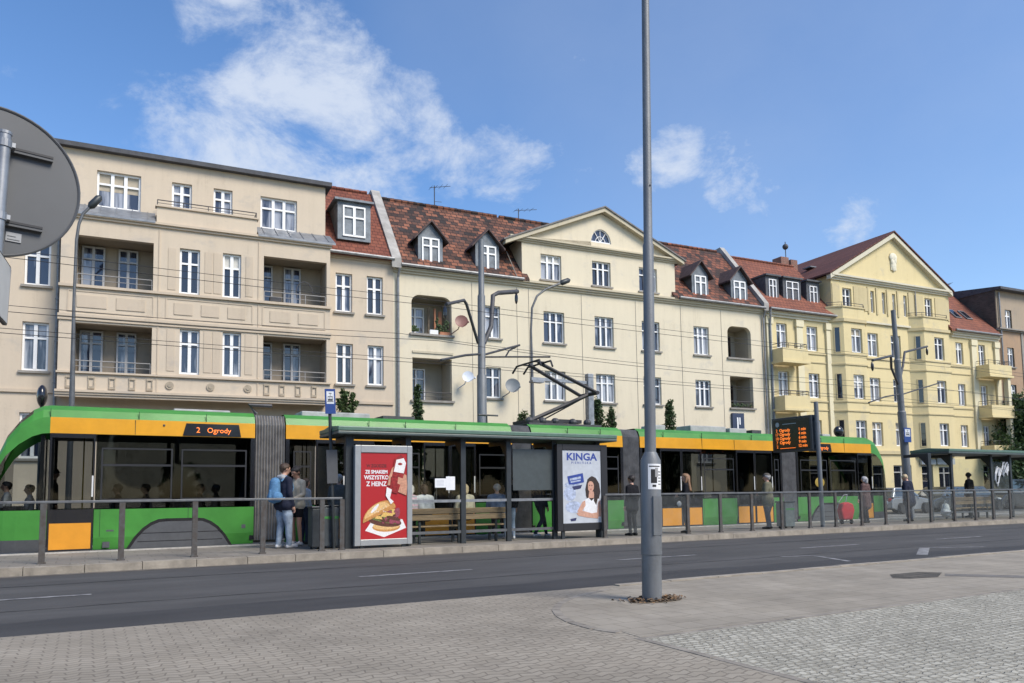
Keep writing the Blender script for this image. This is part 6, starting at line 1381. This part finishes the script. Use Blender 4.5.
# bench sitters, seen from behind
for px, lb, kw in ((411,'white-haired person in a pink striped cardigan seated beside the red poster box', dict(top=c_pink, stripe=c_lt, bottom=c_djean, hair=h_white, hstyle='bob')),
                   (425,'brown-haired person in a white top seated second on the bench', dict(top=c_white, bottom=c_black, hair=h_brown, hstyle='bob', bulk=1.1)),
                   (466,'fair-haired person in an olive beige jacket seated mid-bench', dict(top=c_beige, bottom=c_black, hair=h_blond, hstyle='bob', bulk=1.12)),
                   (497,'grey-haired person in a slate blue jacket leaning sideways at the end of the bench', dict(top=c_blue, bottom=c_djean, hair=h_grey, bulk=1.15, head=(20,5)))):
    x = on_y(px, 500, 18.36)[0]; person(lb, (x, 18.36, .16+.14), 92 if px != 497 else 60, 1.82, 'sit', lean=6, **kw)
# standing in and beside the shelter
p = at_feet(516, 540); person('person in pale jeans and white shoes half hidden by the grey shelter panel', (p[0], p[1]+.35, .16), 80, 1.76, top=c_black, bottom=c_jean, shoe=c_wsh, hair=h_brown, coat=.05)
p = at_feet(549, 538); person('person in dark trousers stepping forward behind the black poster box', (p[0], p[1]+.45, .16), 10, 1.76, top=c_djean, bottom=c_djean, shoe=c_wsh, hair=h_dark, legs=(((-.1,.22,.52),(-.1,.30,.10)),((.1,-.02,.50),(.1,-.30,.12))))
p = at_feet(640.5, 536); person('person in black standing half hidden by the tall lamp post', (p[0]-.12, p[1]+.2, .16), 100, 1.74, top=c_black, bottom=c_black, hair=h_dark, coat=.2)
p = at_feet(687.5, 533); person('person with very long fair hair in black clothes', p, 130, min(1.8, ht(687, 469.5, 533, p)), top=c_black, bottom=c_black, hair=h_ginger, hstyle='long', coat=.05, head=(15,4), arms=(((-.24,.0,1.13),(-.12,.20,1.12)),((.25,.03,1.13),(.10,.22,1.10))))
mb = MB(); mb.ball((p[0]-.34, p[1]-.05, 1.05), (.085,.03,.085), 14, 10); o = mb.build('handbag_tag', c_white, None, smooth=True); tag(o, 'small round white pouch hanging beside the long-haired person', 'pouch'); mb = MB(); mb.tube([(p[0]-.34,p[1]-.05,1.13),(p[0]-.25,p[1]+.0,1.30),(p[0]-.15,p[1]+.02,1.46)], .008, 5); mb.build('strap', c_black, o)
p = at_feet(769, 529); person('man in a cap, olive jacket and dark jeans with his back turned', p, 118, min(1.86, ht(768, 474, 529, p)), top=c_olive, bottom=c_djean, hair=h_grey, cap=cloth('cap', (.11,.10,.085)), coat=.16, bulk=1.36, arms=(((-.30,-.02,1.16),(-.20,.20,1.12)),((.30,-.02,1.16),(.20,.20,1.12))))
p = at_feet(866.5, 523); person('grey-haired person in a brown patterned coat with a shopping trolley', p, 100, min(1.74, ht(866, 476, 523, p)), top=c_brown, bottom=c_black, hair=h_grey, hstyle='bob', coat=.34, bulk=1.36, arms=(((-.28,-.02,1.15),(-.36,.05,.92)),((.28,-.02,1.15),(.20,.22,1.05))))
pt = at_feet(846, 524); TR = thing('shopping_trolley', 'red two-wheeled shopping trolley bag beside the person in the brown coat', 'shopping trolley', pt, R_(-15))
mb = MB(); mb.prism([(-.20,.16),(.20,.16),(.30,.50),(.24,.74),(.05,.80),(-.18,.76),(-.28,.50)], -.15, .13, 'y'); mb.build('bag', cloth('red_nylon', (.50,.045,.055), .15), TR, bevel=.05)
for s_ in (-1, 1):
    mb = MB(); mb.disc((s_*.20,-.02,.09), .09, 16, 'x', .04); mb.build('wheel', m_tyre, TR); 
mb = MB(); mb.tube([(-.15,.15,.08),(-.15,.16,.8),(.10,.20,1.05),(.28,.22,1.08)], .014, 6); mb.tube([(.15,.15,.08),(.15,.16,.8),(.28,.22,1.08)], .014, 6); mb.tube([(-.2,.0,.09),(.24,.0,.09)], .014, 6); mb.build('handle_frame', m_galv, TR)
p = at_feet(910, 521.5); person('fair-haired person in a long dark coat with a bowed head', p, 95, min(1.84, ht(910, 473.5, 521, p)), top=c_navy, bottom=c_djean, hair=h_blond, coat=.30, bulk=1.38, head=(0,35), lean=4)
x = on_y(970, 500, 19.1)[0]; person('dark-haired person in black looking along the street behind the far bench', (x, 19.1, .16), 100, 1.93, top=c_black, bottom=c_black, hair=h_dark, bulk=1.25, coat=.1, head=(-60,0))
mb = MB(); xg = on_y(945, 500, 18.5)[0]; capsule(mb, (xg,18.5,.46), (xg+.05,18.5,.70), .20, .12); capsule(mb, (xg-.1,18.45,.44), (xg+.12,18.5,.45), .16, .16); mb.v = [(x-xg, y-18.5, z-.16) for x, y, z in mb.v]; o = mb.build('carrier_bag', c_white, None, smooth=True, loc=(xg, 18.5, .16)); tag(o, 'white carrier bag standing beside the far bench', 'bag'); mb = MB(); mb.tube([(-.05,0,.60),(.0,0,.79),(.12,0,.80),(.13,0,.60)], .012, 6); mb.build('bag_handle', c_white, o)
# passengers inside the tram
def rider(px, Y, face, lb, pose='sit', H_=1.72, z=.44, **kw):
    x = on_y(px, 490, Y)[0]; kw.setdefault('top', c_grey); kw.setdefault('hair', h_dark)
    return person(lb, (x, Y, z), face, H_, pose, bottom=c_black, vox=.024, **kw)
rider(7, 22.0, 180, 'driver in a dark top at the front of the tram cab', top=c_lt, z=.52); rider(30, 22.3, 180, 'person in a pale top behind the cab windscreen', top=c_lt, z=.45)
rider(53, 21.6, 0, 'person standing in the tram doorway wearing a cap', 'stand', 1.72, .40, top=c_black, cap=c_black)
rider(118, 21.2, 180, 'dark-haired passenger at the first window of the tram', top=c_black); rider(146, 21.2, 180, 'passenger in a dark jacket leaning on the second tram window', top=c_navy); rider(200, 21.3, 0, 'passenger in black at the third tram window', top=c_black); rider(216, 22.4, 180, 'passenger with pale hair at the fourth tram window', top=c_grey, hair=h_grey)
for px, st, kw in ((428,'grey top by the second door',dict(top=c_grey)),(476,'brown jacket near the paper notices',dict(top=c_olive)),(574,'dark top in the short middle section',dict(top=c_djean)),(741,'pale grey top behind the third door',dict(top=c_lt, hair=h_grey)),(826,'dark coat near the tram tail',dict(top=c_navy))):
    rider(px, 21.5, 120, 'standing passenger in '+st, 'stand', 1.74, .40, **kw)
